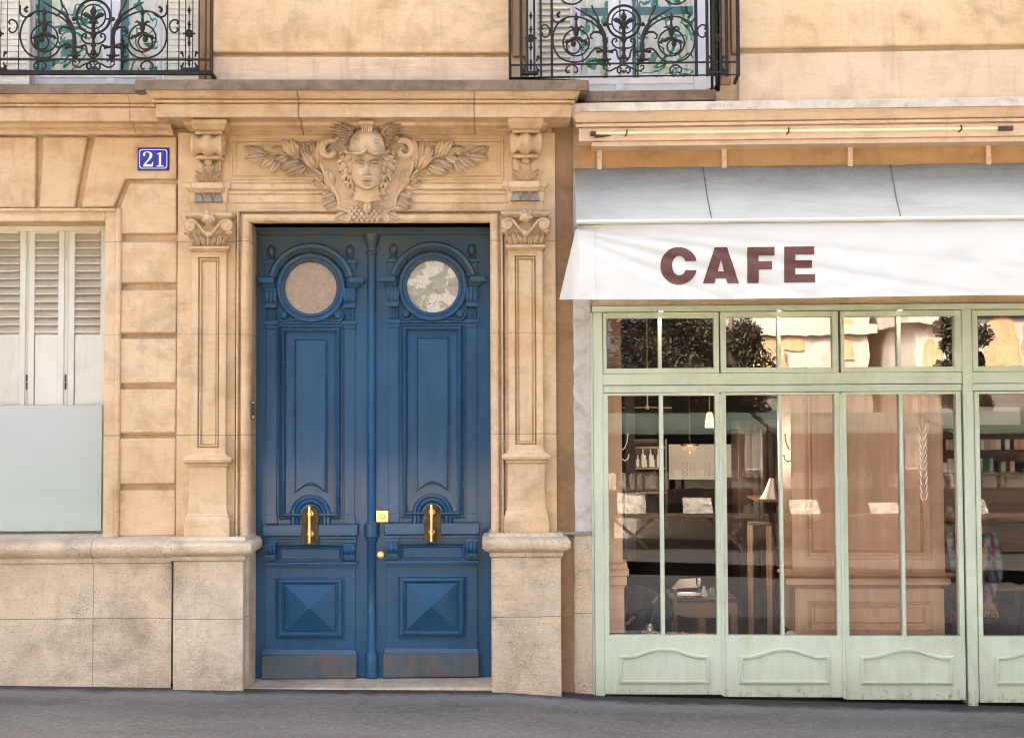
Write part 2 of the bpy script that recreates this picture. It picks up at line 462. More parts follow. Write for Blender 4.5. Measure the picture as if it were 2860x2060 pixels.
M['iron'] = flat('dark_ironwork', (0.034, 0.031, 0.026), 0.6, 0.0, 0.4, 20, spec=0.15)
M['cream'] = paint('cream_shutter_paint', (0.73, 0.71, 0.58), (0.78, 0.77, 0.66), (0.62, 0.57, 0.44), 0.5, None, 0, 0.003, 0.1, grime=(0.55, 0.44, 0.28), grime_amt=0.35)
M['white'] = paint('white_window_paint', (0.74, 0.76, 0.77), (0.80, 0.81, 0.82), (0.60, 0.60, 0.58), 0.45, None, 0, 0.003, 0.08, grime=(0.5, 0.45, 0.38), grime_amt=0.2)
M['green'] = paint('pale_green_paint', (0.59, 0.665, 0.475), (0.635, 0.71, 0.525), (0.50, 0.57, 0.39), 0.45, (0.22, 0.11, 0.05), 0.6, 0.003, 0.1, grime=(0.42, 0.44, 0.29), grime_amt=0.5, rust=(-0.03, (0.20, 0.085, 0.03)))
M['opal'] = None
M['enamel_blue'] = paint('blue_enamel', (0.012, 0.022, 0.36), (0.016, 0.03, 0.42), (0.02, 0.02, 0.12), 0.25, None, 0, 0.002, 0.02, grime=(0.10, 0.09, 0.09), grime_amt=0.35, scale=5)
M['enamel_white'] = flat('white_enamel', (0.85, 0.86, 0.88), 0.3, 0, 0.05)
M['rust'] = flat('rusty_iron', (0.10, 0.05, 0.03), 0.8, 0, 0.4, 25)

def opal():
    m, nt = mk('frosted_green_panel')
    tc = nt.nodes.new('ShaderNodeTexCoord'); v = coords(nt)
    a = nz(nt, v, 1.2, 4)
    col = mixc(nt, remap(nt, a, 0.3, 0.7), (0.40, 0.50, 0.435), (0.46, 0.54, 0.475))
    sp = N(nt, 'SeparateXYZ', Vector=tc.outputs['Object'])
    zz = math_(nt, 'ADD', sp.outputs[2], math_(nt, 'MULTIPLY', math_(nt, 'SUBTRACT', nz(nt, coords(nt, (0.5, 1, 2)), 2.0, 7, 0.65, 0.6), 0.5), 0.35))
    col = mixc(nt, remap(nt, zz, A.z(1400, 0.17, 150), A.z(1150, 0.17, 150), 0.0, 0.8), col, (0.56, 0.58, 0.555))  # paler towards the top: reflected pale buildings put into the colour
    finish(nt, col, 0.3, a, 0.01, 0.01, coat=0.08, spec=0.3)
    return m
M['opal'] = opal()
def old_glass(name, c1, c2, c3, sc1, thr):
    m, nt = mk(name); v = coords(nt)
    a = nz(nt, v, sc1, 8, 0.65, 1.2); b = nz(nt, coords(nt, (1, 1, 1), (5, 3, 2)), sc1*0.6, 7, 0.6, 0.8)
    col = mixc(nt, remap(nt, a, 0.4, 0.6), c1, c2)
    col = mixc(nt, remap(nt, b, thr, thr+0.04), col, c3)
    d = nz(nt, coords(nt, (1, 1, 1), (1, 9, 2)), sc1*2.2, 5, 0.6)
    col = mixc(nt, remap(nt, d, 0.66, 0.7), col, (0.12, 0.08, 0.05))
    cr = nz(nt, v, 13, 6, 0.6, 1.5); cr = math_(nt, 'ABSOLUTE', math_(nt, 'SUBTRACT', cr, 0.5))
    col = mixc(nt, remap(nt, cr, 0.004, 0.012, 0.7, 0.0), col, tuple(q*0.35 for q in c2))
    finish(nt, col, 0.15, a, 0.05, 0.005, coat=0.3)
    return m
M['pane_plain'] = old_glass('crackled_brown_pane', (0.47, 0.36, 0.25), (0.40, 0.30, 0.20), (0.50, 0.39, 0.28), 22, 0.7)
M['pane_flaked'] = old_glass('flaking_silvered_pane', (0.50, 0.44, 0.31), (0.36, 0.33, 0.23), (0.74, 0.68, 0.52), 9, 0.5)

# ------------------------------------------------------------------ HOUSE 21
house = A.root('stone_house')
tag(house, 'ornate honey coloured stone house with blue double door and winged helmet mask', 'house')
XL = -15.0                                  # local x of the far left end (outside the picture)
XJ0 = A.x(695, 1290, -0.03); XJ1 = A.x(1371, 1290, -0.03)      # door opening
ZDT = A.z(620, -0.03, 1030)
XS = A.x(1612, 900, 0.0)                    # seam with the cafe house
XW = A.x(291, 1050, 0.0)                    # ground floor window, right jamb
XW0 = A.x(-135, 1050, 0.0)
ZWT = A.z(618, 0.0, 200); ZWB = A.z(1500, 0.0, 200)
XU = A.x(557, 120, 0.02); XU0 = A.x(-40, 120, 0.02); ZUB = A.z(232, -0.02, 300)
ZTOP = A.z(-420, 0.0, 800)
ZCOR = A.z(330, 0.0, 800)
GB = -0.5                                   # foundations
w = MB()
w.box(XL, XW0, 0.055, 0.5, GB, ZCOR)
w.box(XW0, XW, 0.055, 0.5, GB, ZWB); w.box(XW0, XW, 0.055, 0.5, ZWT, ZCOR)
w.box(XW, XJ0, 0.055, 0.5, GB, ZCOR)
w.box(XJ0, XJ1, 0.03, 0.5, ZDT, ZCOR)
w.box(XJ1, XS, 0.03, 0.5, GB, ZCOR)
w.box(XL, XU0, 0.055, 0.5, ZCOR, ZTOP)
w.box(XU0, XU, 0.055, 0.5, ZCOR, ZUB)
XC = A.x(1425, 120, 0.0)
w.box(XU, XC, 0.055, 0.5, ZCOR, ZTOP)
w.box(XC, XS, 0.03, 0.5, ZCOR, A.z(300, 0, 1500))
w.build('wall', M['stone'], house)
# upper wall facing: two courses with a sunk joint
def course(fr, x0, x1, ya, yb, d, mat, parent, name, px):
    b = MB(); b.box(x0, x1, d, 0.08, fr.z(yb, d, px), fr.z(ya, d, px)); return b.build(name, mat, parent, bevel=0.012)
XUR = A.x(594, 120, 0.0)
course(A, XUR, XC, -420, 147, -0.004, M['stone'], house, 'upper_wall_course', 1000)
course(A, XUR, XC, 158, 236, 0.004, M['render'], house, 'rough_wall_course', 1000)
# upper window jamb (moulded stone edge)
b = MB(); b.box(XU, A.x(575, 120, 0.01), 0.0, 0.04, ZUB, ZTOP); b.box(A.x(577, 120, 0.0), XUR-0.004, -0.012, 0.04, ZUB, ZTOP)
b.build_each('window_jamb', M['brown'], house, bevel=0.006)
b = MB(); b.box(XU-0.0, XU+0.03, 0.04, 0.3, ZUB, ZTOP); b.build('window_reveal', M['stone'], house)

# rusticated pier and voussoirs
def poly(fr, pts, d): return [(fr.x(x, y, d), fr.z(y, d, x)) for x, y in pts]
vous = [[(-140, 382), (100, 382), (97, 579), (-140, 579)], [(122, 382), (243, 382), (207, 579), (108, 579)],
        [(263, 382), (492, 382), (492, 500), (349, 500), (317, 577), (226, 579)], [(360, 512), (492, 512), (492, 653), (334, 653), (334, 583)]]
for p in vous:
    b = MB(); b.prism(poly(A, p, 0.0), 0.0, 0.08); b.build('voussoir', M['stone'], house, bevel=0.011)
for ya, yb in ((672, 790), (809, 930), (945, 1070), (1086, 1209), (1223, 1352), (1368, 1497)):
    b = MB(); b.pbox(A, 334, ya, 492, yb, 0.0, 0.08, row=1050); b.build('rusticated_block', M['stone'], house, bevel=0.012)
b = MB(); b.box(A.x(494, 1050, -0.01), XJ0-0.10, -0.012, 0.04, A.z(1505, 0, 560), A.z(372, 0, 560))
b.box(XJ1+0.10, A.x(1553, 1000, -0.012), -0.012, 0.04, A.z(1492, 0, 1480), A.z(372, 0, 1480))
b.box(XJ0-0.10, XJ1+0.10, -0.008, 0.04, A.z(600, 0, 1030), A.z(372, 0, 1030))
b.build_each('door_surround_wall', M['stone'], house)
# window surround
b = MB()
xo, xi = A.x(333, 1050, -0.03), A.x(319, 1050, -0.03)
b.box(xi, xo, -0.03, 0.05, A.z(1500, 0, 320), A.z(580, -0.03, 200)); b.box(XW0-0.1, xi, -0.03, 0.05, A.z(591, -0.03, 200), A.z(580, -0.03, 200))
b.build_each('window_surround', M['stone'], house, bevel=0.014)
b = MB()
b.box(XW, xi, -0.008, 0.05, A.z(1500, 0, 300), A.z(591.5, -0.008, 200)); b.box(XW0-0.1, XW, -0.008, 0.05, ZWT, A.z(591.5, -0.008, 200))
b.build_each('window_architrave', M['stone'], house, bevel=0.005)

# plinth with sill roll
def prof(fr, px, rows): return [(-d, fr.z(y, d, px)) for d, y in rows]
sill = prof(A, 250, [(0.06, 1490), (-0.02, 1500), (-0.10, 1506), (-0.135, 1512), (-0.155, 1522), (-0.16, 1534), (-0.15, 1546), (-0.125, 1555), (-0.105, 1558), (-0.105, 1571), (-0.09, 1574)])
fill = [(0.09, GB)]
b = MB(); b.sweep([(XL, 0), (A.x(478.5, 1600, -0.1), 0)], sill + fill); b.build('plinth', M['plinth'], house, smooth=50)
rows = [(0.06, 1478), (-0.05, 1497), (-0.17, 1499), (-0.175, 1509), (-0.205, 1513), (-0.22, 1524), (-0.22, 1540), (-0.20, 1549), (-0.17, 1553), (-0.17, 1564), (-0.155, 1567)]
def plinth_block(px0, px1, dy):
    rr = [(d, y+dy) for d, y in rows]
    pf = prof(A, (px0+px1)/2, rr) + [(0.155, GB)]
    x0, x1 = A.x(px0, 1700, -0.155), A.x(px1, 1700, -0.155)
    b = MB(); b.sweep([(x0+0.155, 0.3), (x0+0.155, 0), (x1-0.155, 0), (x1-0.155, 0.3)], pf)
    return b.build('plinth_block', M['plinth'], house, smooth=50)
plinth_block(484, 679, 0); plinth_block(1374, 1567, -11)

# cornices
c0 = [(0.3, 236), (-0.33, 236.5), (-0.335, 261), (-0.28, 263), (-0.28, 266), (-0.275, 270), (-0.25, 280), (-0.235, 287), (-0.20, 287.5), (-0.20, 290), (-0.235, 290.5), (-0.235, 297), (-0.19, 297.5), (-0.19, 300.5), (-0.22, 301), (-0.22, 338)]
pf = prof(A, 200, c0); zs = pf[-1][1]
pf += [(0.13, zs)] + prof(A, 200, [(-0.125, 351), (-0.11, 356), (-0.085, 358), (-0.085, 360), (-0.06, 366), (-0.05, 376), (0.0, 378)])
ps = pf[:4]; pc = pf[3:]
b = MB(); b.sweep([(XL, 0), (A.x(470, 330, -0.2), 0)], pc); b.build('cornice', M['cornice'], house, smooth=40)
b = MB(); b.sweep([(XL, 0), (A.x(425, 250, -0.3), 0)], ps); b.build('cornice_slab', M['slab'], house)
c1 = [(0.3, 222), (-0.43, 223.5), (-0.435, 252), (-0.375, 253), (-0.375, 256), (-0.365, 263), (-0.345, 270), (-0.335, 276), (-0.30, 276.5), (-0.30, 279), (-0.342, 279.5), (-0.342, 287), (-0.29, 287.5), (-0.29, 291), (-0.32, 291.5), (-0.32, 327)]
pf = prof(A, 1000, c1); zs = pf[-1][1]
pf += [(0.17, zs)] + prof(A, 1000, [(-0.165, 350), (-0.14, 357), (-0.115, 360), (-0.115, 362), (-0.09, 368), (-0.07, 376), (-0.0, 378)])
xa, xb = A.x(435, 310, -0.32)+0.32, A.x(1596, 310, -0.32)-0.32
pth = [(xa, 0.2), (xa, 0), (xb, 0), (xb, 0.2)]
b = MB(); b.sweep(pth, pf[3:]); b.build('door_cornice', M['cornice'], house, smooth=40)
b = MB(); b.sweep(pth, pf[:4]); b.build('door_cornice_slab', M['slab'], house)

# entablature bands over the door
ent = prof(A, 1000, [(0.02, 506), (-0.035, 513), (-0.04, 514), (-0.04, 528), (0.0, 528.5), (0.0, 532), (-0.026, 532.5), (-0.026, 540), (0.0, 540.5), (0.0, 543.5), (-0.018, 544), (-0.018, 566), (0.01, 566.5), (0.01, 570)])
b = MB(); b.sweep([(A.x(640, 530, 0), 0), (A.x(1415, 530, 0), 0)], ent); b.build('entablature_band', M['stone'], house, smooth=40)
# frieze panel: sunk frame
x0, x1, z0, z1 = A.x(649, 450, 0), A.x(1401, 450, 0), A.z(498, 0, 1000), A.z(396, 0, 1000)
b = MB(); b.rings([rect_out(x0, z0, x1, z1, i, y) for i, y in ((-0.012, -0.006), (-0.012, -0.02), (0.002, -0.024), (0.004, 0.004), (0.012, 0.004), (0.014, -0.018), (0.028, -0.020), (0.030, 0.004))], cap_in=True)
b.build('frieze_panel', M['stone'], house, smooth=30)
# door architrave (moulded frame round the opening, three sides)
def portal(profile, zb):
    outs = []
    for ins, y in profile:
        outs.append([(XJ0-ins, y, zb), (XJ0-ins, y, ZDT+ins), (XJ1+ins, y, ZDT+ins), (XJ1+ins, y, zb)])
    return outs
b = MB(); b.rings(portal([(0.088, -0.01), (0.088, -0.045), (0.076, -0.05), (0.072, -0.03), (0.07, -0.008), (0.06, -0.008), (0.058, -0.03), (0.052, -0.048), (0.038, -0.058), (0.022, -0.056), (0.008, -0.046), (0.0, -0.03), (0.0, 0.29)], A.z(1500, -0.05, 690)), cap_in=False, closed=False)
b.build('door_architrave', M['stone'], house, smooth=50)
b = MB()
b.box(XJ0-0.002, XJ0+0.0, -0.1, 0.3, GB, A.z(1500, -0.05, 690))
b = MB(); zt = A.z(1503, -0.05, 690)
b.box(XJ0-0.06, XJ0, -0.02, 0.3, GB, zt); b.box(XJ1, XJ1+0.06, -0.02, 0.3, GB, zt); b.build_each('door_reveal', M['plinth'], house)
b = MB(); pts = [(-0.24, 0)]
zt0 = A.z(1893, 0.25, 1030)
b.box(XJ0-0.05, XJ1+0.05, -0.10, 0.4, GB, zt0); b.build('threshold_step', M['plinth'], house, bevel=0.015)

# pilasters
def leafmesh(mb, fr, base, tip, wid, d, bulge=0.02, curl=0.0, n=6, k=4, lift=0.0):
    """leaf relief between two photo points; wid in photo px; d = depth of its bed (front is d-bulge)"""
    bx, by = base; tx, ty = tip
    L = math.hypot(tx-bx, ty-by); ux, uy = (tx-bx)/L, (ty-by)/L; nx, ny = -uy, ux
    def fn(s, t):
        w = wid*0.5*math.sin(math.pi*min(1, s*0.93+0.07))**0.75*(1-0.25*s)
        o = (t-0.5)*2
        c = curl*L*math.sin(math.pi*s*0.5)*s
        x = bx+ux*L*s+nx*(w*o+c); y = by+uy*L*s+ny*(w*o+c)
        h = bulge*(0.35+0.65*math.sin(math.pi*s))*(1-o*o*0.85) - bulge*0.35*math.exp(-(o/0.18)**2) + lift*s
        p = fr.pt(x, y, d-h)
        return p
    mb.grid(lambda u, v: fn(u, v), n, k*2)

def pilaster(cx, dy, dyb):
    """cx: centre line px; dy/dyb: photo row shifts at the capital / at the foot"""
    P = bpy.data.objects.new('pilaster', None); COL.objects.link(P); P.parent = house
    X = lambda o: cx + o
    # console block under the cornice
    b = MB()
    b.pbox(A, X(-50), 333+dy, X(50), 346+dy, -0.29, -0.02)
    b.taper(A, (X(-49), X(49), 346+dy), (X(-42), X(42), 362+dy), -0.285, -0.25, -0.02)
    b.pbox(A, X(-38), 362+dy, X(38), 374+dy, -0.20, -0.02)
    # scrolled body: fluted roll
    def roll(u, v):
        o = (u-0.5)*2
        a = R(-75 + v*205)
        flute = 0.014*math.cos(o*math.pi*2.0)*(1 if abs(o) < 0.75 else 0.3) + (0.010 if abs(o) > 0.82 else 0.0)
        r = 0.070 + flute
        zc = A.z(404+dy, -0.13, cx)
        return (A.x(X(42*o), 404, -0.13), -0.135 - math.cos(a)*r*1.0, zc - math.sin(a)*r*1.05)
    b.grid(roll, 28, 14)
    for s in (-1, 1):
        p0 = A.pt(X(s*39), 404+dy, -0.12)
        b.lathe((p0.x, p0.y, p0.z), [(0.078, -0.012*s-0.012), (0.082, -0.006), (0.082, 0.014), (0.055, 0.018), (0.05, 0.012), (0.028, 0.012), (0.026, 0.02), (0.01, 0.022)] if s > 0 else [(0.01, -0.022), (0.026, -0.02), (0.028, -0.012), (0.05, -0.012), (0.055, -0.018), (0.082, -0.014), (0.082, 0.006), (0.078, 0.024)], 18, 'x')
    b.pbox(A, X(-37), 372+dy, X(37), 436+dy, -0.10, -0.01)
    b.pbox(A, X(-37), 434+dy, X(37), 443+dy, -0.13, -0.01)
    b.build('console', M['carved'], P, bevel=0.004)
    b = MB(); b.pbox(A, X(-35), 443+dy, X(35), 509+dy, -0.05, -0.01)
    for s in (-1, 1):
        for (bx, by, tx, ty, wd, cu) in ((6, 507, 12, 462, 16, 0.12), (10, 507, 30, 470, 18, 0.22), (20, 507, 33, 486, 12, 0.2), (6, 462, 30, 449, 12, -0.1)):
            leafmesh(b, A, (X(s*bx), by+dy), (X(s*tx), ty+dy), wd, -0.05, 0.035, s*cu)
    p = A.pt(X(0), 453+dy, -0.075); b.ball(p, 0.03, 0.03, 0.024)
    b.build('acanthus_block', M['carved'], P)
    # entablature returns and guttae
    b = MB()
    b.pbox(A, X(-66), 510+dy, X(60), 526+dy, -0.075, 0); b.taper(A, (X(-62), X(57), 526+dy), (X(-55), X(52), 537+dy), -0.07, -0.05, 0)
    b.pbox(A, X(-48), 509+dy, X(40), 527+dy, -0.115, 0); b.taper(A, (X(-46), X(38), 527+dy), (X(-42), X(35), 538+dy), -0.11, -0.085, 0)
    b.pbox(A, X(-53), 537+dy, X(52), 567+dy, -0.05, 0); b.pbox(A, X(-49), 567+dy, X(49), 594+dy, -0.04, 0)
    b.build('frieze_block', M['stone'], P, bevel=0.005)
    for g in (-28, -1.5, 25.5):
        b = MB(); b.taper(A, (X(g-8), X(g+8), 540+dy), (X(g-13), X(g+13), 563+dy), -0.06, -0.10, -0.03)
        b.build('drop', M['grey_lead'], P, bevel=0.003)
    # capital
    b = MB()
    b.pbox(A, X(-70), 592+dy, X(66), 604+dy, -0.15, 0); b.taper(A, (X(-68), X(64), 604+dy), (X(-60), X(57), 612+dy), -0.145, -0.12, 0)
    b.build('abacus', M['carved'], P, bevel=0.012)
    b = MB()
    b.taper(A, (X(-56), X(54), 612+dy), (X(-47), X(47), 686+dy), -0.095, -0.07, 0)
    for s in (-1, 1):
        sp = [A.pt(X(s*x), y+dy, -0.125-0.012*i/40) for i, (x, y) in enumerate([(3, 654), (12, 648), (24, 634), (34, 620)] + spiral(50, 630, 17, 3, -130, 430, 34))]
        b.tube(sp, [0.012]*4 + [0.0125]*(len(sp)-8) + [0.011]*4, 6)
        p = A.pt(X(s*50), 630+dy, -0.125); b.ball(p, 0.04, 0.02, 0.04)
        p = A.pt(X(s*58), 648+dy, -0.10); b.ball(p, 0.03, 0.035, 0.022)
        for (bx, by, tx, ty, wd, cu) in ((10, 686, 18, 650, 18, 0.15), (26, 686, 32, 648, 18, 0.15), (40, 686, 47, 652, 16, 0.2), (8, 628, 36, 622, 12, -0.1), (44, 676, 54, 660, 10, 0.1)):
            leafmesh(b, A, (X(s*bx), by+dy), (X(s*tx), ty+dy), wd, -0.085, 0.035, s*cu)
    leafmesh(b, A, (X(0), 686+dy), (X(0), 652+dy), 17, -0.085, 0.03)
    p = A.pt(X(0), 654+dy, -0.13); b.ball(p, 0.026, 0.02, 0.022)
    p = A.pt(X(0), 608+dy, -0.165); b.ball(p, 0.034, 0.035, 0.034)
    for k in range(6):
        a = R(60*k+20); p = A.pt(X(13*math.cos(a)), 606+dy+12*math.sin(a), -0.16); b.ball(p, 0.019, 0.02, 0.019, 8, 5)
    b.build('capital', M['carved'], P)
    # shaft
    b = MB()
    b.pbox(A, X(-57), 686+dy, X(57), 696+dy, -0.105, 0); b.taper(A, (X(-53), X(53), 696+dy), (X(-50), X(50), 703+dy), -0.09, -0.075, 0)
    b.build('astragal', M['carved'], P, bevel=0.008)
    b = MB()
    xm = A.x(X(0), 980, -0.06); hw = 0.120
    z0, z1 = A.z(1268+dyb, -0.06, cx), A.z(703+dy, -0.06, cx)
    hp = 0.073; zp0, zp1 = A.z(1250+dyb, -0.06, cx), A.z(718+dy, -0.06, cx)
    b.rings([rect_out(xm-hw, z0, xm+hw, z1, 0, 0.0), rect_out(xm-hw, z0, xm+hw, z1, 0, -0.06), rect_out(xm-hp, zp0, xm+hp, zp1, 0, -0.06),
             rect_out(xm-hp, zp0, xm+hp, zp1, 0.001, -0.030), rect_out(xm-hp, zp0, xm+hp, zp1, 0.007, -0.030), rect_out(xm-hp, zp0, xm+hp, zp1, 0.009, -0.050), rect_out(xm-hp, zp0, xm+hp, zp1, 0.017, -0.050), rect_out(xm-hp, zp0, xm+hp, zp1, 0.019, -0.026), rect_out(xm-hp, zp0, xm+hp, zp1, 0.025, -0.026), rect_out(xm-hp, zp0, xm+hp, zp1, 0.028, -0.034)], cap_in=True)
    b.build('shaft', M['stone'], P, smooth=28)
    # base and pedestal
    b = MB()
    def sq(rows_, hw0):
        pf = [(-d+0, A.z(y+dyb, d, cx)) for d, y in rows_]
        x0, x1 = xm-hw0, xm+hw0
        b.sweep([(x0, 0.1), (x0, -0.0), (x1, -0.0), (x1, 0.1)], pf)
    sq([(-0.02, 1262), (-0.065, 1266), (-0.07, 1272), (-0.095, 1277), (-0.105, 1284), (-0.10, 1291), (-0.085, 1294), (-0.08, 1295), (-0.078, 1301), (-0.066, 1303), (-0.066, 1380), (-0.07, 1420), (-0.074, 1434), (-0.08, 1436), (-0.085, 1448), (-0.089, 1450), (-0.092, 1455), (-0.092, 1500)], 0.062)
    b.build('pedestal', M['stone'], P, smooth=40)
pilaster(582, 0, 0)
pilaster(1468, -4, -9)
# ------------------------------------------------------------------ carved mask over the door
mask = bpy.data.objects.new('carved_mask', None); COL.objects.link(mask); mask.parent = house
ZX = lambda x: 600 + x/3.1417
ZY = lambda y: 200 + y/3.1417
MX = 1335
def Q(x, y, d): return A.pt(ZX(x), ZY(y), d)
def mir(pts, s): return [((x if s < 0 else 2*MX - x), *r) for x, *r in pts]
# cartouche shield
out = [(985,650),(1050,600),(1130,590),(1230,570),(1335,560),(1440,570),(1540,590),(1620,600),(1690,650),(1735,720),(1745,800),(1712,900),(1655,1010),(1600,1110),(1590,1190),(1535,1225),(1500,1300),(1420,1312),(1335,1322),(1250,1312),(1180,1300),(1140,1225),(1085,1190),(1075,1110),(1015,1010),(958,900),(930,800),(940,720)]
b = MB(); rs = []
for k, d in ((1.0, -0.005), (1.0, -0.045), (0.97, -0.06), (0.92, -0.06), (0.86, -0.048), (0.6, -0.055), (0.3, -0.07)):
    rs.append([tuple(Q(MX+(x-MX)*k, 930+(y-930)*k, d)) for x, y in out])
b.rings(rs)
for s in (-1, 1):
    sp = mir([(1330, 520), (1180, 560), (1060, 590)] + [(x, y) for x, y in spiral(1012, 690, 92, 22, -60, -420, 30)], s)
    b.tube([Q(x, y, -0.075-0.0012*i) for i, (x, y) in enumerate(sp)], [0.02]*4 + [0.026]*12 + [0.022]*(len(sp)-22) + [0.014]*6, 7)
    sp = mir(catmull([(942, 700, 0), (932, 790, 0), (965, 900, 0), (1020, 1000, 0), (1075, 1090, 0), (1090, 1160, 0), (1070, 1205, 0), (1050, 1190, 0)], 5), s)
    b.tube([Q(x, y, -0.06) for x, y, *_ in sp], 0.014, 7)
    sp = mir(catmull([(1085, 1195, 0), (1140, 1215, 0), (1180, 1240, 0), (1185, 1285, 0), (1160, 1310, 0), (1145, 1285, 0)], 5), s)
    b.tube([Q(x, y, -0.06) for x, y, *_ in sp], 0.013, 7)
# overlapping scales on the breast
for r_ in range(5):
    for k in range(-4, 5):
        x = MX + (k + (0.5 if r_ % 2 else 0))*44; y = 1195 + r_*27
        if abs(x-MX) < 175 - r_*18 and not (abs(x-MX) < 50 and y < 1235):
            p = Q(x, y, -0.06); b.ball(p, 0.017, 0.014, 0.017, 8, 5)
b.build('cartouche', M['carved'], mask, smooth=45)
# neck, cord and medallion
b = MB()
def neck(u, v):
    o = (u-0.5)*2; y = 930 + v*215
    w = 112 + 10*v + 70*max(0, v-0.75)
    return Q(MX + o*w, y - 60*max(0, v-0.6)*(abs(o)), -0.06 - 0.085*math.sqrt(max(0, 1-o*o))*(1-0.35*v))
b.grid(neck, 18, 10)
b.build('neck', M['carved'], mask, smooth=60)
b = MB()
b.tube([Q(x, y, -0.085-0.03*(1-abs(x-MX)/130)) for x, y, *_ in catmull([(1205, 1000, 0), (1215, 1060, 0), (1265, 1105, 0), (1335, 1150, 0), (1405, 1105, 0), (1455, 1060, 0), (1465, 1000, 0)], 6)], 0.008, 6)
p = Q(1337, 1188, -0.10); b.ball(p, 0.03, 0.016, 0.038, 14, 8)
for dx, dy in ((-12, -10), (12, -10), (0, 3), (0, 18)):
    p = Q(1337+dx, 1188+dy, -0.115); b.ball(p, 0.007, 0.006, 0.006, 6, 4)
b.build('medallion', M['carved'], mask)
# face relief
def gauss(x, y, cx, cy, sx, sy): return math.exp(-0.5*(((x-cx)/sx)**2 + ((y-cy)/sy)**2))
def face_h(x, y):
    if y < -30: w = 43 - 0.10*(-30-y)
    elif y < 0: w = 44
    elif y < 53: w = 44*math.sqrt(max(0, 1-(y/53.5)**2.35))
    else: w = 0
    if w <= 0.5: return 0
    q = min(1, abs(x)/w)
    base = 34*(1-q**2.4)**0.62
    base *= 1 - 0.12*(max(0, y)/52)**2 - 0.10*(max(0, -y-15)/45)**2
    ax = abs(x); h = base
    # nose
    if -34 < y < 12:
        t = (y+34)/46; h += (2.5 + 10.5*t)*gauss(x, 0, 0, 0, 3.6+2.4*t, 1)*(1 if y < 8 else max(0, (12-y)/4))
    h += 4.5*gauss(x, y, 0, 7, 5, 4) + 3.4*gauss(ax, y, 8, 8, 3.2, 3) - 2.5*gauss(ax, y, 4.5, 12.5, 2.4, 1.8)
    h -= 11*gauss(ax, y, 20, -23, 10, 6.0) + 5*gauss(ax, y, 9, -22, 4, 6)
    h += 7.5*gauss(ax, y, 21, -21.5, 6.5, 3.6) - 2.5*gauss(ax, y, 21, -22.5, 2.2, 2.2)
    lid = -26.5 - 2.0*(1-((ax-21)/11)**2)
    if 9 < ax < 33:
        h += 5.0*math.exp(-0.5*((y-lid)/1.2)**2)
        h -= 3.5*math.exp(-0.5*((y-(lid-4.0))/1.5)**2)
        low = -18.5 + 1.2*(1-((ax-21)/10)**2)
        h += 2.4*math.exp(-0.5*((y-low)/1.1)**2)
    brow = -37 + 0.012*(ax-20)**2
    h += 4.5*math.exp(-0.5*((y-brow)/3.0)**2)*gauss(ax, 0, 20, 0, 12, 1)
    h += 2.6*gauss(ax, y, 25, 0, 11, 11) - 2.0*gauss(ax, y, 24, 22, 8, 10)
    # mouth
    ul = 24.5 - 0.6*math.cos(ax/3.0); cw = math.exp(-(ax/13.5)**4)
    h += 5.5*math.exp(-0.5*((y-ul)/2.2)**2)*cw + 6.5*math.exp(-0.5*((y-31.5)/2.8)**2)*math.exp(-(ax/10.5)**4)
    h -= 7.5*math.exp(-0.5*((y-27.6-0.010*ax*ax*0.4)/1.1)**2)*math.exp(-(ax/14.5)**4)
    h -= 1.4*gauss(x, y, 0, 18, 2.2, 4) + 4.5*gauss(x, y, 0, 38, 9, 2.6)
    h += 4.5*gauss(x, y, 0, 46, 9, 5)
    return h
b = MB()
FX, FY = ZX(MX), ZY(873)
def fpt(u, v):
    y = -60 + v*113.4
    if y < -30: w = 43 - 0.10*(-30-y)
    elif y < 0: w = 44
    else: w = 44*math.sqrt(max(0.0004, 1-(min(y, 53.4)/53.5)**2.35))
    o = math.sin((u-0.5)*math.pi)
    x = o*w
    return A.pt(FX+x, FY+y, -0.10 - face_h(x, y)*0.0034)
b.grid(fpt, 72, 84)
for s in (-1, 1):                                     # ears
    p = A.pt(FX+s*45, FY-6, -0.11); b.ball(p, 0.012, 0.02, 0.03, 8, 6)
b.build('face', M['carved'], mask, smooth=80)
# hair
strands = [[(1195,700),(1150,740),(1108,758),(1122,800),(1092,835)], [(1205,730),(1150,790),(1118,830),(1152,870),(1108,905),(1138,945)],
           [(1205,780),(1170,840),(1142,890),(1178,930),(1138,985),(1172,1015)], [(1208,830),(1188,900),(1204,950),(1168,1000),(1198,1050),(1158,1090),(1180,1125)],
           [(1200,750),(1130,770),(1086,798),(1104,850),(1080,885)], [(1190,715),(1130,695),(1100,730),(1130,765),(1105,780)],
           [(1210,800),(1160,810),(1118,860),(1140,910),(1112,930)], [(1212,860),(1165,880),(1128,950),(1160,975),(1150,1010)],
           [(1215,900),(1200,960),(1215,1010),(1190,1040),(1205,1080)], [(1215,700),(1170,715),(1150,700),(1125,720)]]
for s in (-1, 1):
    b = MB()
    for i, st in enumerate(strands):
        cp = catmull([(x, y, 0) for x, y in mir(st, s)], 6); n = len(cp)
        jj = 1 + 0.12*math.sin(i*2.3+s)
        b.tube([Q(p.x, p.y, -0.105+0.03*k/n - 0.012*math.sin(k*0.8)) for k, p in enumerate(cp)], [0.0155*jj*(1-0.55*(k/n)**1.5) for k in range(n)], 6)
    b.build('hair', M['carved'], mask, smooth=60)
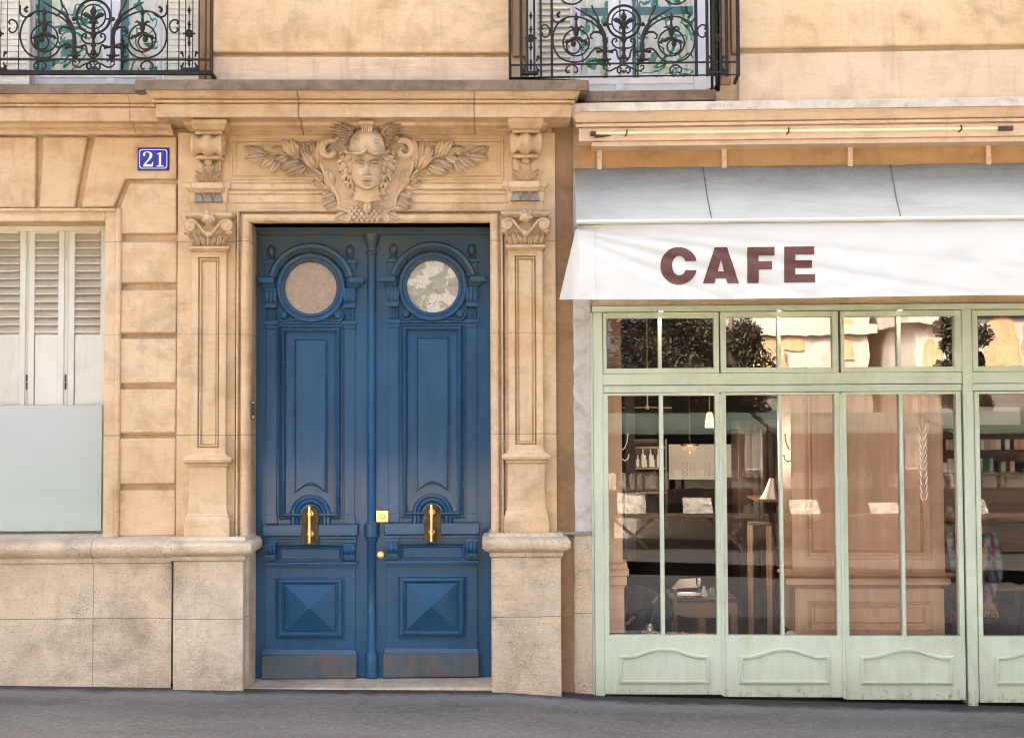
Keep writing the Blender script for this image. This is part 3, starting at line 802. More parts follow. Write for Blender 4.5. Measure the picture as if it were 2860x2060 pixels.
# helmet
b = MB()
def helm(u, v):
    a = math.pi*u; o = -math.cos(a)
    t = v*math.pi/2
    x = MX + o*168*math.cos(t)**0.85
    y = 690 - 200*math.sin(t) + (0 if v > 0.05 else 8)
    d = -0.09 - 0.15*math.sin(a)**0.9*math.cos(t)**0.7 - 0.03*math.sin(t)
    return Q(x, y, d)
b.grid(helm, 24, 12)
brim = catmull([(1140, 690, 0), (1175, 712, 0), (1235, 716, 0), (1295, 708, 0), (1335, 668, 0), (1375, 708, 0), (1435, 716, 0), (1495, 712, 0), (1530, 690, 0)], 5)
b.tube([Q(p.x, p.y, -0.10 - 0.155*math.sqrt(max(0, 1-((p.x-MX)/200)**2))) for p in brim], 0.012, 7)
for s in (-1, 1):
    p = Q(MX+s*82, 615, -0.232); b.ball(p, 0.018, 0.008, 0.009, 8, 5)
    b.tube([Q(MX+s*x, y, -0.235+0.02*(abs(x)/150)) for x, y in ((18, 690), (30, 640), (70, 585), (125, 600))], 0.005, 5)
b.pbox(A, ZX(1260), ZY(432), ZX(1390), ZY(462), -0.27, -0.1); b.taper(A, (ZX(1265), ZX(1388), ZY(462)), (ZX(1285), ZX(1378), ZY(480)), -0.26, -0.235, -0.1)
for k in range(5): b.pbox(A, ZX(1288+k*19), ZY(480), ZX(1302+k*19), ZY(528), -0.235, -0.1)
b.build('helmet', M['carved'], mask, smooth=50)
for s in (-1, 1):
    b = MB()
    for bx, by, tx, ty, wd in ((1222,498,1062,452,52), (1218,508,985,482,50), (1210,522,1000,516,44), (1202,540,1030,546,42), (1196,560,1068,572,40), (1188,580,1092,598,38), (1182,604,1112,622,36), (1176,628,1132,650,32), (1215,520,1150,470,60), (1205,560,1160,520,56)):
        (p0, p1) = mir([(bx, by), (tx, ty)], s)
        leafmesh(b, A, (ZX(p0[0]), ZY(p0[1])), (ZX(p1[0]), ZY(p1[1])), wd/3.14*1.25, -0.135, 0.06, -0.12*s)
    b.build('wing', M['carved'], mask, smooth=50)
# laurel branches
LV = [(450,735,258,670,62),(450,742,258,770,58),(560,722,495,660,40),(640,722,500,662,52),(700,735,578,588,60),(722,735,678,583,54),(640,745,520,795,55),(525,745,398,850,55),
      (565,790,480,880,50),(745,785,570,862,62),(800,832,618,900,62),(880,855,738,668,58),(897,855,840,588,66),(912,835,932,580,54),(815,765,775,628,44),(962,1000,850,960,56),(955,965,880,905,44),
      (1022,1010,985,848,70),(1062,1085,938,1120,62),(1066,1130,945,1178,60),(1082,1165,972,1212,50),(1165,1238,1028,1298,58),(470,735,425,700,26)]
for s in (-1, 1):
    b = MB()
    st = catmull([(x, y, 0) for x, y in mir([(1065, 1075), (1000, 990), (940, 915), (850, 830), (745, 752), (620, 716), (440, 738)], s)], 6)
    n = len(st)
    b.tube([Q(p.x, p.y, -0.035) for p in st], [0.019*(1-0.55*k/n) for k in range(n)], 6)
    for i, (bx, by, tx, ty, wd) in enumerate(LV):
        (p0, p1) = mir([(bx, by), (tx, ty)], s)
        j = ((i*37) % 11 - 5)*0.012
        leafmesh(b, A, (ZX(p0[0]), ZY(p0[1])), (ZX(p1[0]), ZY(p1[1])), wd/3.14*1.7, -0.034-0.010*(i % 3), 0.044, j*s, n=8, lift=0.022*((i*5) % 3))
    for x, y in ((735, 735), (745, 722), (805, 880), (793, 890), (960, 1078), (950, 1062), (972, 1066)):
        (p0,) = mir([(x, y)], s); p = Q(p0[0], p0[1], -0.05); b.ball(p, 0.010, 0.010, 0.010, 8, 5)
    b.build('laurel_branch', M['carved'], mask, smooth=60)

# ------------------------------------------------------------------ double door
DB = 0.27
XMID = A.x(1038, 1290, 0.24)
def arc_out(cx, cy, r, d, a0, a1, n):
    return [tuple(A.pt(cx + r*math.cos(R(a0+(a1-a0)*i/n)), cy - r*math.sin(R(a0+(a1-a0)*i/n)), d)) for i in range(n+1)]
def circ(cx, cy, r, d, n=48): return [tuple(A.pt(cx + r*math.cos(2*math.pi*i/n), cy - r*math.sin(2*math.pi*i/n), d)) for i in range(n)]
def pframe(mb, x0, y0, x1, y1, profile, cap=True):
    """rectangular moulding: profile (inset px, depth)"""
    outs = []
    for ins, d in profile:
        outs.append([tuple(A.pt(*q, d)) for q in ((x0+ins, y1-ins), (x1-ins, y1-ins), (x1-ins, y0+ins), (x0+ins, y0+ins))])
    mb.rings(outs, cap_in=cap)
def bracket(mb, x0, x1, y0, y1, d):
    """small three-reeded scroll console"""
    cx, cy = (x0+x1)/2, (y0+y1)/2
    zc = A.z(cy, d, cx); hh = abs(A.z(y0, d, cx)-zc); hw = abs(A.x(x1, cy, d)-A.x(x0, cy, d))/2; xc = A.x(cx, cy, d)
    def fn(u, v):
        o = (u-0.5)*2; a = R(-90+200*v)
        fl = 0.004*math.cos(o*math.pi*3)
        r = 0.042+fl
        return (xc+o*hw, d-0.002-math.cos(a)*r, zc+hh*0.15-math.sin(a)*(hh*0.85+fl))
    mb.grid(fn, 18, 12)
    mb.box(xc-hw*1.02, xc+hw*1.02, d-0.025, DB, zc-hh, zc+hh)
    for s in (-1, 1): mb.lathe((xc+s*hw, d-0.012, zc+hh*0.2), [(0.030, -0.004), (0.032, 0.0), (0.030, 0.004)], 14, 'x')

def door_leaf(ox, oy, x0, x1, pane, right):
    L = bpy.data.objects.new('door_leaf', None); COL.objects.link(L); L.parent = house
    Xp = lambda v: v + ox
    Yp = lambda v: v + oy
    cx, cy = Xp(868), Yp(804)
    b = MB(); b.box(x0, x1, DB, DB+0.06, zt0+0.004, ZDT+0.05)
    for a0, a1 in ((743, 773), (962, 991)):
        b.pbox(A, Xp(a0), Yp(906), Xp(a1), Yp(1452), DB-0.012, DB); b.pbox(A, Xp(a0-1), Yp(1436), Xp(a1+1), Yp(1462), DB-0.018, DB)
        b.pbox(A, Xp(a0+1), Yp(862), Xp(a1-1), Yp(895), DB-0.012, DB)
        for k in range(4): b.pbox(A, Xp(a0+3+k*7), Yp(863), Xp(a0+6+k*7), Yp(893), DB-0.02, DB)
        b.pbox(A, Xp(a0-5), Yp(895), Xp(a1+5), Yp(906), DB-0.035, DB); b.pbox(A, Xp(a0-2), Yp(906), Xp(a1+2), Yp(918), DB-0.02, DB)
    b.pbox(A, Xp(773), Yp(897), Xp(962), Yp(905), DB-0.02, DB)
    b.build('stile_board', M['blue'], L, bevel=0.003)
    # round window
    b = MB(); n = 48
    b.rings([circ(cx, cy, r, d, n) for r, d in ((98, DB), (98, 0.238), (95, 0.226), (90, 0.222), (86, 0.228), (85, 0.236), (82, 0.236), (80, 0.228), (76, 0.228), (73, 0.238), (72, 0.262))], cap_in=False)
    b.build('round_frame', M['blue'], L, smooth=50)
    b = MB(); b.rings([circ(cx, cy, 73, 0.26, n), circ(cx, cy, 40, 0.259, n)])
    b.build('round_pane', pane, L)
    b = MB()
    b.rings([arc_out(cx, cy, r, d, 163, 17, 40) for r, d in ((99, DB), (100, 0.236), (104, 0.228), (105, 0.222), (109, 0.218), (110, 0.208), (117, 0.196), (122, 0.195), (125, 0.205), (126, DB))], cap_in=False, closed=False)
    for s in (-1, 1):
        xa, xb = sorted((cx+s*104, cx+s*148)); b.pbox(A, xa, Yp(774), xb, Yp(790), 0.195, DB)
        b.taper(A, (*sorted((cx+s*100, cx+s*142)), Yp(790)), (*sorted((cx+s*100, cx+s*128)), Yp(806)), 0.21, 0.235, DB)
    b.build('hood_moulding', M['blue'], L, bevel=0.004, smooth=50)
    for fx in (757, 977):
        b = MB(); p = A.pt(Xp(fx), Yp(712), 0.245)
        ph = 0.0025
        b.lathe((p.x, DB, p.z), [(0.001, 32*ph), (0.018, 28*ph), (0.030, 20*ph), (0.032, 12*ph), (0.026, 5*ph), (0.030, 3*ph), (0.028, 0), (0.018, -4*ph), (0.018, -6*ph), (0.040, -12*ph), (0.044, -16*ph)], 16)
        b.pbox(A, Xp(fx-21), Yp(726), Xp(fx+21), Yp(735), 0.232, DB); b.pbox(A, Xp(fx-16), Yp(735), Xp(fx+16), Yp(776), 0.25, DB)
        b.build('finial', M['blue'], L, bevel=0.003, smooth=45)
    for bx in (757, 977):
        b = MB(); bracket(b, Xp(bx-16), Xp(bx+16), Yp(806), Yp(860), 0.245); b.build('scroll_bracket', M['blue'], L, smooth=50)
    for s in (-1, 1):
        b = MB()
        sp = [(cx+s*x, Yp(y)) for x, y in [(20, 897), (36, 894), (52, 893), (64, 896)] + spiral(76, 880, 17, 3, 110, -330, 26)]
        b.tube([A.pt(x, y, 0.245) for x, y in sp], [0.007]*4 + [0.0095]*(len(sp)-4), 6)
        p = A.pt(cx+s*76, Yp(880), 0.25); b.ball(p, 0.03, 0.014, 0.03)
        b.build('spandrel_scroll', M['blue'], L, smooth=60)
    # tall panel
    b = MB()
    pframe(b, Xp(775), Yp(906), Xp(958), Yp(1453), ((0, DB+0.012), (2.5, DB+0.012), (3, 0.244), (6, 0.240), (7, 0.258), (9, 0.258), (10, 0.232), (15, 0.222), (19, 0.230), (20, 0.278), (22.5, 0.278), (23, 0.262)))
    def po(ins, d):
        xa, xb, yt = Xp(819)+ins, Xp(917)-ins, Yp(942)+ins
        n = 14; yb = Yp(1380); pts = [(xa, yt), (xb, yt)]
        for i in range(n+1):
            t = i/n; x = xb+(xa-xb)*t
            pts.append((x, yb - 23*math.sin(math.pi*t) - ins*(1.0 if 0 < i < n else 1.2)))
        return [tuple(A.pt(x, y, d)) for x, y in pts]
    b.rings([po(0, 0.262), po(0.3, 0.276), po(2.2, 0.276), po(2.6, 0.248), po(5, 0.246), po(5.4, 0.270), po(7.2, 0.270), po(8, 0.250), po(12, 0.248)])
    ccx, ccy = Xp(867), Yp(1437)
    rs = []
    for r, d in ((57, 0.262), (56, 0.245), (52, 0.235), (47, 0.234), (44, 0.243), (42, 0.238), (37, 0.232), (33, 0.236), (30, 0.25), (10, 0.25)):
        pts = [tuple(A.pt(ccx-r, Yp(1466), d))] + arc_out(ccx, ccy, r, d, 180, 0, 24) + [tuple(A.pt(ccx+r, Yp(1466), d))]
        rs.append(pts)
    b.rings(rs, cap_in=True, closed=False)
    b.build('tall_panel', M['blue'], L, smooth=9)
    # lock rail
    b = MB(); b.pbox(A, Xp(731), Yp(1464), Xp(1000), Yp(1498), 0.20, DB)
    b.build('lock_rail', M['blue'], L, bevel=0.010)
    b = MB()
    b.pbox(A, Xp(735), Yp(1498), Xp(996), Yp(1505), 0.215, DB); b.pbox(A, Xp(739), Yp(1505), Xp(993), Yp(1513), 0.235, DB)
    pframe(b, Xp(776), Yp(1522), Xp(958), Yp(1569), ((0, DB-0.01), (0, DB-0.02), (6, DB-0.006), (8, DB-0.012), (10, DB-0.002)))
    b.pbox(A, Xp(734), Yp(1569), Xp(998), Yp(1577), 0.218, DB); b.pbox(A, Xp(738), Yp(1577), Xp(994), Yp(1583), 0.235, DB)
    for bx in (755, 976):
        b.pbox(A, Xp(bx-18), Yp(1505), Xp(bx+18), Yp(1516), 0.222, DB); bracket(b, Xp(bx-15), Xp(bx+15), Yp(1516), Yp(1556), 0.235); b.pbox(A, Xp(bx-16), Yp(1556), Xp(bx+16), Yp(1564), 0.24, DB)
    b.build('bracketed_rail', M['blue'], L, bevel=0.003, smooth=45)
    # diamond-point panel
    b = MB()
    b.pbox(A, Xp(741), Yp(1583), Xp(992), Yp(1813), DB-0.014, DB)
    f = DB-0.014
    pframe(b, Xp(769), Yp(1611), Xp(961), Yp(1784), ((0, f), (0, f-0.012), (3, f-0.016), (5, f-0.012), (7, f-0.026), (13, f-0.032), (17, f-0.028), (19, f-0.014), (22, f-0.014), (23, f-0.020), (25, f-0.014)))
    c = [A.pt(*q, f-0.010) for q in ((Xp(794), Yp(1762)), (Xp(936), Yp(1762)), (Xp(936), Yp(1631)), (Xp(794), Yp(1631)))]; ap = A.pt(Xp(864), Yp(1697), f-0.085)
    c2 = [A.pt(*q, f-0.020) for q in ((Xp(795), Yp(1761)), (Xp(935), Yp(1761)), (Xp(935), Yp(1632)), (Xp(795), Yp(1632)))]
    b.rings([[tuple(p) for p in c], [tuple(p) for p in c2]], cap_in=False); b.add([*c2, ap], [(0, 1, 4), (1, 2, 4), (2, 3, 4), (3, 0, 4)])
    b.build('diamond_panel', M['blue'], L, smooth=6)
    b = MB(); b.pbox(A, Xp(730), Yp(1828), Xp(996), Yp(1894), 0.228, DB)
    for k in range(4):
        for yy in (1836, 1887):
            p = A.pt(Xp(750+k*70), Yp(yy), 0.228); b.lathe(p, [(0.006, 0.0), (0.005, -0.004), (0.002, -0.005)], 8, 'y')
    b.build('kick_plate', M['kick'], L, bevel=0.003)
    b = MB(); b.taper(A, (Xp(735), Xp(992), Yp(1813)), (Xp(730), Xp(997), Yp(1828)), 0.25, 0.226, DB); b.build('base_moulding', M['blue'], L, bevel=0.003)
    # pull handle
    b = MB(); hx = Xp(867)
    outl = [(A.x(hx-24, Yp(1516), 0.22), A.z(Yp(1516), 0.22, hx)), (A.x(hx+24, Yp(1516), 0.22), A.z(Yp(1516), 0.22, hx))]
    for i in range(13):
        a = R(180*i/12); outl.append((A.x(hx+24*math.cos(a), Yp(1438), 0.22), A.z(Yp(1438-24*math.sin(a)), 0.22, hx)))
    b.prism(outl, 0.192, 0.245); b.build('handle_plate', M['oldbrass'], L, bevel=0.003)
    b = MB(); q0, q1 = A.pt(hx-3, Yp(1412), 0.13), A.pt(hx-3, Yp(1516), 0.13)
    b.tube([q0, q1], 0.0115, 10)
    for yy in (1435, 1491):
        p = A.pt(hx-3, Yp(yy), 0.13); b.lathe(p, [(0.0125, -0.012), (0.017, -0.010), (0.017, 0.010), (0.0125, 0.012)], 12)
        b.lathe(p, [(0.010, 0.0), (0.010, 0.052), (0.022, 0.054), (0.024, 0.064)], 12, 'y')
    b.build('pull_handle', M['brass'], L, smooth=40)
    if right:
        b = MB(); b.pbox(A, 1050, 1425, 1085, 1458, 0.225, DB); b.build('lock_plate', M['brass'], L, bevel=0.004)
        p = A.pt(1069, 1443, 0.225); b = MB(); b.lathe(p, [(0.016, 0), (0.016, -0.012), (0.010, -0.014), (0.009, -0.008)], 16, 'y'); b.build('lock_cylinder', M['brass'], L)
        p = A.pt(1064, 1548, 0.25); b = MB(); b.lathe(p, [(0.028, 0.02), (0.028, -0.008), (0.024, -0.014), (0.012, -0.016), (0.010, -0.010)], 20, 'y'); b.build('round_lock', M['brass'], L)
    return L
dl = door_leaf(0, 0, XJ0, XMID-0.001, M['pane_plain'], False); dl['label'] = 'door leaf with plain brown round pane'
dr = door_leaf(341, -4, XMID+0.001, XJ1, M['pane_flaked'], True); dr['label'] = 'door leaf with flaking round pane and brass locks'
# meeting post
b = MB(); pc = A.pt(1037.5, 1290, 0.24)
def zp(y): return A.z(y, 0.24, 1038) - pc.z
b.lathe((pc.x, 0.262, pc.z), [(r, zp(y)) for r, y in ((0.060, 652), (0.060, 664), (0.050, 669), (0.044, 682), (0.034, 690), (0.031, 700), (0.040, 703), (0.040, 709), (0.032, 711), (0.0315, 1455), (0.040, 1460), (0.055, 1463), (0.055, 1498), (0.042, 1502), (0.040, 1510), (0.0315, 1514), (0.032, 1815), (0.042, 1820), (0.046, 1828), (0.046, 1892))], 24)
b.build('meeting_post', M['blue'], house, smooth=40)
b = MB(); b.box(XJ0, XJ1, 0.225, 0.30, A.z(654, 0.225, 1030), ZDT+0.02); b.build('door_head', M['blue'], house, bevel=0.004)
b = MB(); z0 = A.z(1170, 0.1, 692); b.box(XJ0-0.001, XJ0+0.012, 0.02, 0.09, z0, A.z(1118, 0.1, 692)); b.build('keeper_plate', M['kick'], house, bevel=0.003)
b = MB()
for yy in (1124, 1164): b.box(XJ0+0.01, XJ0+0.02, 0.03, 0.08, A.z(yy+3, 0.1, 692), A.z(yy-3, 0.1, 692))
b.build_each('keeper_screw', M['brass'], house)

# ------------------------------------------------------------------ ground floor shutters
M['slat'] = paint('dull_slat', (0.50, 0.43, 0.31), (0.58, 0.51, 0.38), (0.40, 0.33, 0.22), 0.6, None, 0, 0.0, 0.1, grime=(0.33, 0.27, 0.18), grime_amt=0.5)  # duller, darker cream than the slat edges
zsb = A.z(1496, 0.24, 200)
for k, (a0, a1) in enumerate(((-135, -37), (-31, 70), (78, 178), (190, 296))):
    S = bpy.data.objects.new('shutter', None); COL.objects.link(S); S.parent = house
    b = MB(); st = 17
    b.pbox(A, a0, 643, a0+st, 1490, 0.235, 0.27, row=950); b.pbox(A, a1-st, 643, a1, 1490, 0.235, 0.27, row=950)
    b.pbox(A, a0+st, 643, a1-st, 652, 0.235, 0.27); b.pbox(A, a0+st, 934, a1-st, 1490, 0.243, 0.27); b.pbox(A, a0+st-4, 652, a1-st+4, 934, 0.272, 0.28)
    b.build('shutter_frame', M['cream'], S, bevel=0.004)
    b = MB(); lip = MB()
    for i in range(13):
        yb = 670 + i*21.3
        p0, p1 = A.pt(a0+st-1, yb, 0.242), A.pt(a1-st+1, yb, 0.242)
        z0 = p0.z; hh = 0.047
        b.add([(p0.x, 0.242, z0), (p1.x, 0.242, z0), (p1.x, 0.268, z0+hh), (p0.x, 0.268, z0+hh)], [(0, 1, 2, 3)])
        lip.box(p0.x, p1.x, 0.238, 0.25, z0-0.009, z0)
    b.build('slats', M['slat'], S, smooth=0); lip.build('slat_edges', M['cream'], S)
b = MB()
b.box(XW0, XW, 0.225, 0.30, A.z(645, 0.225, 200), ZWT+0.02); b.pbox(A, 178, 643, 190, 1490, 0.25, 0.275, row=950); b.pbox(A, 70, 643, 78, 1490, 0.25, 0.275, row=950); b.pbox(A, -37, 643, -31, 1490, 0.25, 0.275, row=950); b.box(XW0, XW, 0.24, 0.3, zsb, A.z(1488, 0.24, 200))
b.build_each('shutter_casing', M['cream'], house, bevel=0.004)
for hx in (183, 75):
    for y0, y1 in ((684, 724), (1046, 1087)):
        b = MB(); p0, p1 = A.pt(hx, y0, 0.243), A.pt(hx, y1, 0.243); b.tube([p0, p0.lerp(p1, 0.48)], 0.006, 8); b.tube([p0.lerp(p1, 0.52), p1], 0.006, 8); b.build('hinge', M['rust'] if y0 > 900 else M['cream'], house)
b = MB(); b.box(XW0, XW, 0.3, 0.32, zsb-0.1, ZWT+0.05); b.build('dark_backing', M['iron'], house)
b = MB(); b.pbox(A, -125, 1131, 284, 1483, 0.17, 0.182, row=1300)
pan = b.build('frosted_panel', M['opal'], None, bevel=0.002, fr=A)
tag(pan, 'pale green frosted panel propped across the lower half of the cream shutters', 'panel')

# ------------------------------------------------------------------ number plate
pl = A.root('number_plate'); tag(pl, 'blue enamel house number plate reading 21', 'number plate')
b = MB(); b.pbox(A, 384, 412, 472, 476, -0.014, 0.0); b.build('backing', M['rust'], pl, bevel=0.003)
b = MB(); b.pbox(A, 386, 414, 470, 474, -0.018, -0.013); b.build('enamel_face', M['enamel_blue'], pl, bevel=0.003)
b = MB()
ol = []
for ins in (0, 2.0):
    x0, x1, y0, y1 = 389+ins, 467-ins, 417+ins, 471-ins; c = 5
    ol.append([tuple(A.pt(*q, -0.0195)) for q in ((x0+c, y1), (x1-c, y1), (x1, y1-c), (x1, y0+c), (x1-c, y0), (x0+c, y0), (x0, y0+c), (x0, y1-c))])
b.rings(ol, cap_in=False); b.build('border_line', M['enamel_white'], pl)
def ribbon(mb, fr, d, segs):
    """segs: list of (x,y,halfwidth normal) strokes -> flat strip"""
    pts = catmull([(x, y, w) for x, y, w in segs], 6); L = []; Rr = []
    for i, p in enumerate(pts):
        a = pts[max(0, i-1)]; c = pts[min(len(pts)-1, i+1)]
        t = Vector((c.x-a.x, c.y-a.y)); t = t.normalized() if t.length > 1e-6 else Vector((1, 0))
        n = Vector((-t.y, t.x)); w = max(p.z, 0.4)
        L.append(fr.pt(p.x+n.x*w, p.y+n.y*w, d)); Rr.append(fr.pt(p.x-n.x*w, p.y-n.y*w, d))
    m = len(pts); mb.add(L+Rr, [(i, i+1, m+i+1, m+i) for i in range(m-1)])
b = MB(); dz = -0.0205
ribbon(b, A, dz, [(401, 431, 2.5), (404, 427, 2.2), (410, 424.5, 1.0), (417, 426, 2.2), (421.5, 432, 4.2), (419, 441, 3.6), (411, 451, 2.4), (403, 460, 1.6), (400.5, 464, 1.4)])
b.prism([(A.x(x, y, dz), A.z(y, dz, 410)) for x, y in ((399.5, 465.5), (404, 458), (412, 458.5), (420, 459), (424, 457), (426.5, 452), (428, 452), (426.5, 465.5))], dz, dz+0.001)
b.ball(A.pt(402.5, 432.5, dz), 0.009, 0.0008, 0.009, 10, 5)
b.prism([(A.x(x, y, dz), A.z(y, dz, 448)) for x, y in ((443.5, 463), (450, 463), (450, 426), (445, 426), (438, 429.5), (438, 431.5), (443.5, 430.5))][::-1], dz, dz+0.001)
b.prism([(A.x(x, y, dz), A.z(y, dz, 448)) for x, y in ((437.5, 465.5), (457.5, 465.5), (457.5, 462.5), (437.5, 462.5))], dz-0.0002, dz+0.001)
b.build('numeral', M['enamel_white'], pl)
# ------------------------------------------------------------------ balcony railings (wrought iron), measured on the left one
def railing(fr, cpx, py0, k, d, label):
    T = fr.root('balcony_railing'); tag(T, label, 'railing', 'wrought iron window railings')
    C0 = 820.0
    def P(x, y, dd=0.0): return fr.pt(cpx + (x-C0)*k/3.1417, py0 + (y-640)*k/3.1417, d+dd)
    def both(pts): return (pts, [(2*C0-x, *r) for x, *r in pts])
    u = k/3.1417/400
    # bars
    b = MB()
    def hbar(y, h, w, x0=-210, x1=1850):
        p0, p1 = P(x0, y+h/2), P(x1, y-h/2); b.box(p0.x, p1.x, d-w, d+w, p0.z, p1.z)
    hbar(640, 36, 0.014); hbar(524, 15, 0.006); hbar(-560, 34, 0.022); hbar(-430, 14, 0.006)
    b.build_each('rail', M['iron'], T, bevel=0.002)
    b = MB()
    def vbar(x, w, y0=-560, y1=640):
        p0, p1 = P(x-w/2, y1), P(x+w/2, y0); b.box(p0.x, p1.x, d-0.006, d+0.006, p0.z, p1.z)
    for x, w in ((1472, 17), (1572, 15), (1630, 13), (1693, 13), (1748, 17), (1850, 20)):
        vbar(x, w); vbar(2*C0-x, w)
    # returns to the wall at both ends
    for s in (-1, 1):
        for y, h in ((640, 30), (-560, 30)):
            p = P(C0+s*1030, y); b.box(p.x-0.008, p.x+0.008, d, 0.02, p.z-0.012, p.z+0.012)
    b.build_each('upright', M['iron'], T)
    r1 = 8.2*u
    # big scrolls
    sc1 = [(940,545),(985,470),(1000,420),(1035,392),(1075,390),(1112,420),(1150,470),(1200,503),(1260,512),(1330,503),(1395,470),(1440,410),(1462,330),(1452,240),(1415,165),(1360,118),(1290,100),(1210,108),(1130,140),(1060,190),(1015,255),(992,330)]
    for s, pts in enumerate(both(sc1)):
        b = MB(); cp = catmull([(x, y, 0) for x, y in pts], 5); b.tube([P(p.x, p.y) for p in cp], r1, 6)
        for cx, cy, r in ((1250, 335, 118), (1275, 372, 62)):
            cx = cx if s == 0 else 2*C0-cx
            b.tube([P(cx+r*math.cos(R(a)), cy+r*1.02*math.sin(R(a))) for a in range(0, 360, 15)], r1*0.95, 6, closed=True)
        cx = 1250 if s == 0 else 2*C0-1250
        # tulip stem hanging in the scroll
        b.tube([P(cx, y) for y in (60, 105, 125, 140, 175, 200, 225, 260, 285)], [3*u, 15*u, 20*u, 9*u, 12*u, 15*u, 26*u, 22*u, 12*u], 8)
        for q in (-1, 1):
            b.tube([P(cx+q*x, y) for x, y in ((8, 235), (25, 205), (48, 190), (70, 200))], [9*u, 13*u, 10*u, 4*u], 6)
            b.tube([P(cx+q*x, y) for x, y in ((0, 290), (30, 300), (55, 318), (85, 322), (100, 338), (80, 345))], [12*u, 18*u, 14*u, 14*u, 12*u, 5*u], 6)
        p = P(cx+(25 if s == 0 else -25), 345); b.ball(p, 24*u, 12*u, 30*u)
        # leafy stem rising to the outside
        st = [(990, 480), (990, 400), (988, 330), (1000, 260), (1030, 190), (1075, 130), (1130, 95), (1190, 60), (1260, 20)]
        st = st if s == 0 else [(2*C0-x, y) for x, y in st]
        b.tube([P(x, y) for x, y in st], [12*u, 22*u, 18*u, 20*u, 17*u, 13*u, 10*u, 8*u, 6*u], 7)
        lf = [(1000, 270), (1040, 240), (1090, 240), (1122, 265), (1118, 295), (1098, 300)]; lf = lf if s == 0 else [(2*C0-x, y) for x, y in lf]
        b.tube([P(x, y) for x, y in lf], [14*u, 13*u, 10*u, 9*u, 9*u, 6*u], 6)
        lf = [(1000, 230), (1035, 215), (1050, 180), (1045, 140), (1060, 95), (1090, 50), (1110, 0)]; lf = lf if s == 0 else [(2*C0-x, y) for x, y in lf]
        b.tube([P(x, y) for x, y in lf], [14*u, 14*u, 12*u, 9*u, 8*u, 8*u, 8*u], 6)
        X = (lambda x: x) if s == 0 else (lambda x: 2*C0-x)
        # knot and bell under the stem
        b.tube([P(X(x), 415) for x in (915, 940, 965, 990, 1015, 1040, 1068)], [20*u, 14*u, 9*u, 20*u, 9*u, 14*u, 20*u], 8)
        b.tube([P(X(990), y) for y in (350, 380, 430, 450, 475, 490, 505, 520)], [20*u, 14*u, 14*u, 22*u, 20*u, 30*u, 18*u, 8*u], 8)
        for q in (-1, 1): b.tube([P(X(990+q*x), y) for x, y in ((10, 478), (32, 492), (52, 488), (50, 476))], [12*u, 10*u, 8*u, 5*u], 6)
        # foot scrolls
        b.tube([P(X(x), y) for x, y in [(835, 575), (862, 552), (900, 568), (940, 592), (975, 588), (1002, 568), (1002, 545), (985, 538), (972, 550)]], 7.5*u, 6)
        b.tube([P(X(x), y) for x, y in catmull2([(1270, 600), (1252, 608), (1238, 590), (1245, 560), (1290, 536), (1335, 560), (1342, 590), (1328, 608), (1310, 600)])], 7.5*u, 6)
        # C scroll between the uprights, quarter scroll at the top
        b.tube([P(X(x), y) for x, y in catmull2([(1550, 215), (1562, 200), (1550, 178), (1520, 178), (1493, 205), (1488, 235), (1500, 270), (1530, 288), (1555, 275), (1560, 255), (1548, 248)])], 7.5*u, 6)
        b.tube([P(X(x), y) for x, y in catmull2([(1400, 105), (1415, 98), (1418, 80), (1395, 60)])], 12*u, 6)
        b.tube([P(X(x), y) for x, y in catmull2([(1340, 110), (1370, 140), (1410, 152), (1445, 140), (1464, 105), (1464, 50)])], 8*u, 6)
        # upper mirror scroll (out of the picture's top edge)
        b.tube([P(X(1290+150*math.cos(R(a))), -200+190*math.sin(R(a))) for a in range(0, 360, 15)], r1, 6, closed=True)
        b.build('scroll', M['iron'], T, smooth=50)
        # narrow ornamented strip
        b = MB()
        p = P(X(1660), 297); b.lathe((p.x, d, p.z), [(36*u, 0.006), (36*u, -0.008), (24*u, -0.012), (22*u, -0.006), (14*u, -0.006), (13*u, -0.014), (4*u, -0.017)], 16, 'y')
        for q in (-1, 1): pp = P(X(1660+q*46), 297); b.ball(pp, 10*u, 8*u, 10*u, 8, 5)
        for y0, y1, w in ((180, 250, 22), (345, 415, 22), (472, 600, 26), (60, 130, 22)):
            ym = (y0+y1)/2
            b.tube([P(X(1660), y) for y in (y0, y0+(y1-y0)*0.25, ym-6, ym, ym+6, y1-(y1-y0)*0.25, y1)], [2*u, 11*u, 10*u, w*u, 10*u, 11*u, 2*u], 8)
        b.tube([P(X(1660), y) for y in (230, 262)], 7*u, 6); b.tube([P(X(1660), y) for y in (330, 380)], 7*u, 6)
        b.tube([P(X(1660), y) for y in (50, 608)], 4*u, 5)
        for x, y in ((1595, 465), (1725, 465), (1595, 585), (1725, 585)):
            b.tube([P(X(x+ (14 if x < 1660 else -14)), y+36*(1 if y < 500 else -1)), P(X(x+(8 if x < 1660 else -8)), y+15*(1 if y < 500 else -1)), P(X(x), y)], [6*u, 8*u, 13*u], 6)
            b.ball(P(X(x), y), 15*u, 12*u, 15*u, 8, 5)
        pa, pb = P(X(1590), 622), P(X(1742), 600); b.box(pa.x, pb.x, d-0.02, d+0.02, pa.z, pb.z)
        b.build('ornament_strip', M['iron'], T, smooth=45)
    # centre roundel with lily
    b = MB()
    for r, t in ((148, 11.5*u), (106, 7*u)): b.tube([P(C0+r*math.cos(R(a)), 148+r*math.sin(R(a))) for a in range(0, 360, 10)], t, 7, closed=True)
    for q in (-1, 1):
        p = P(C0+q*172, 170); b.ball(p, 20*u, 14*u, 20*u, 10, 6); b.tube([P(C0+q*100, 168), P(C0+q*152, 170)], 8*u, 6)
    b.build('roundel', M['iron'], T, smooth=50)
    b = MB()
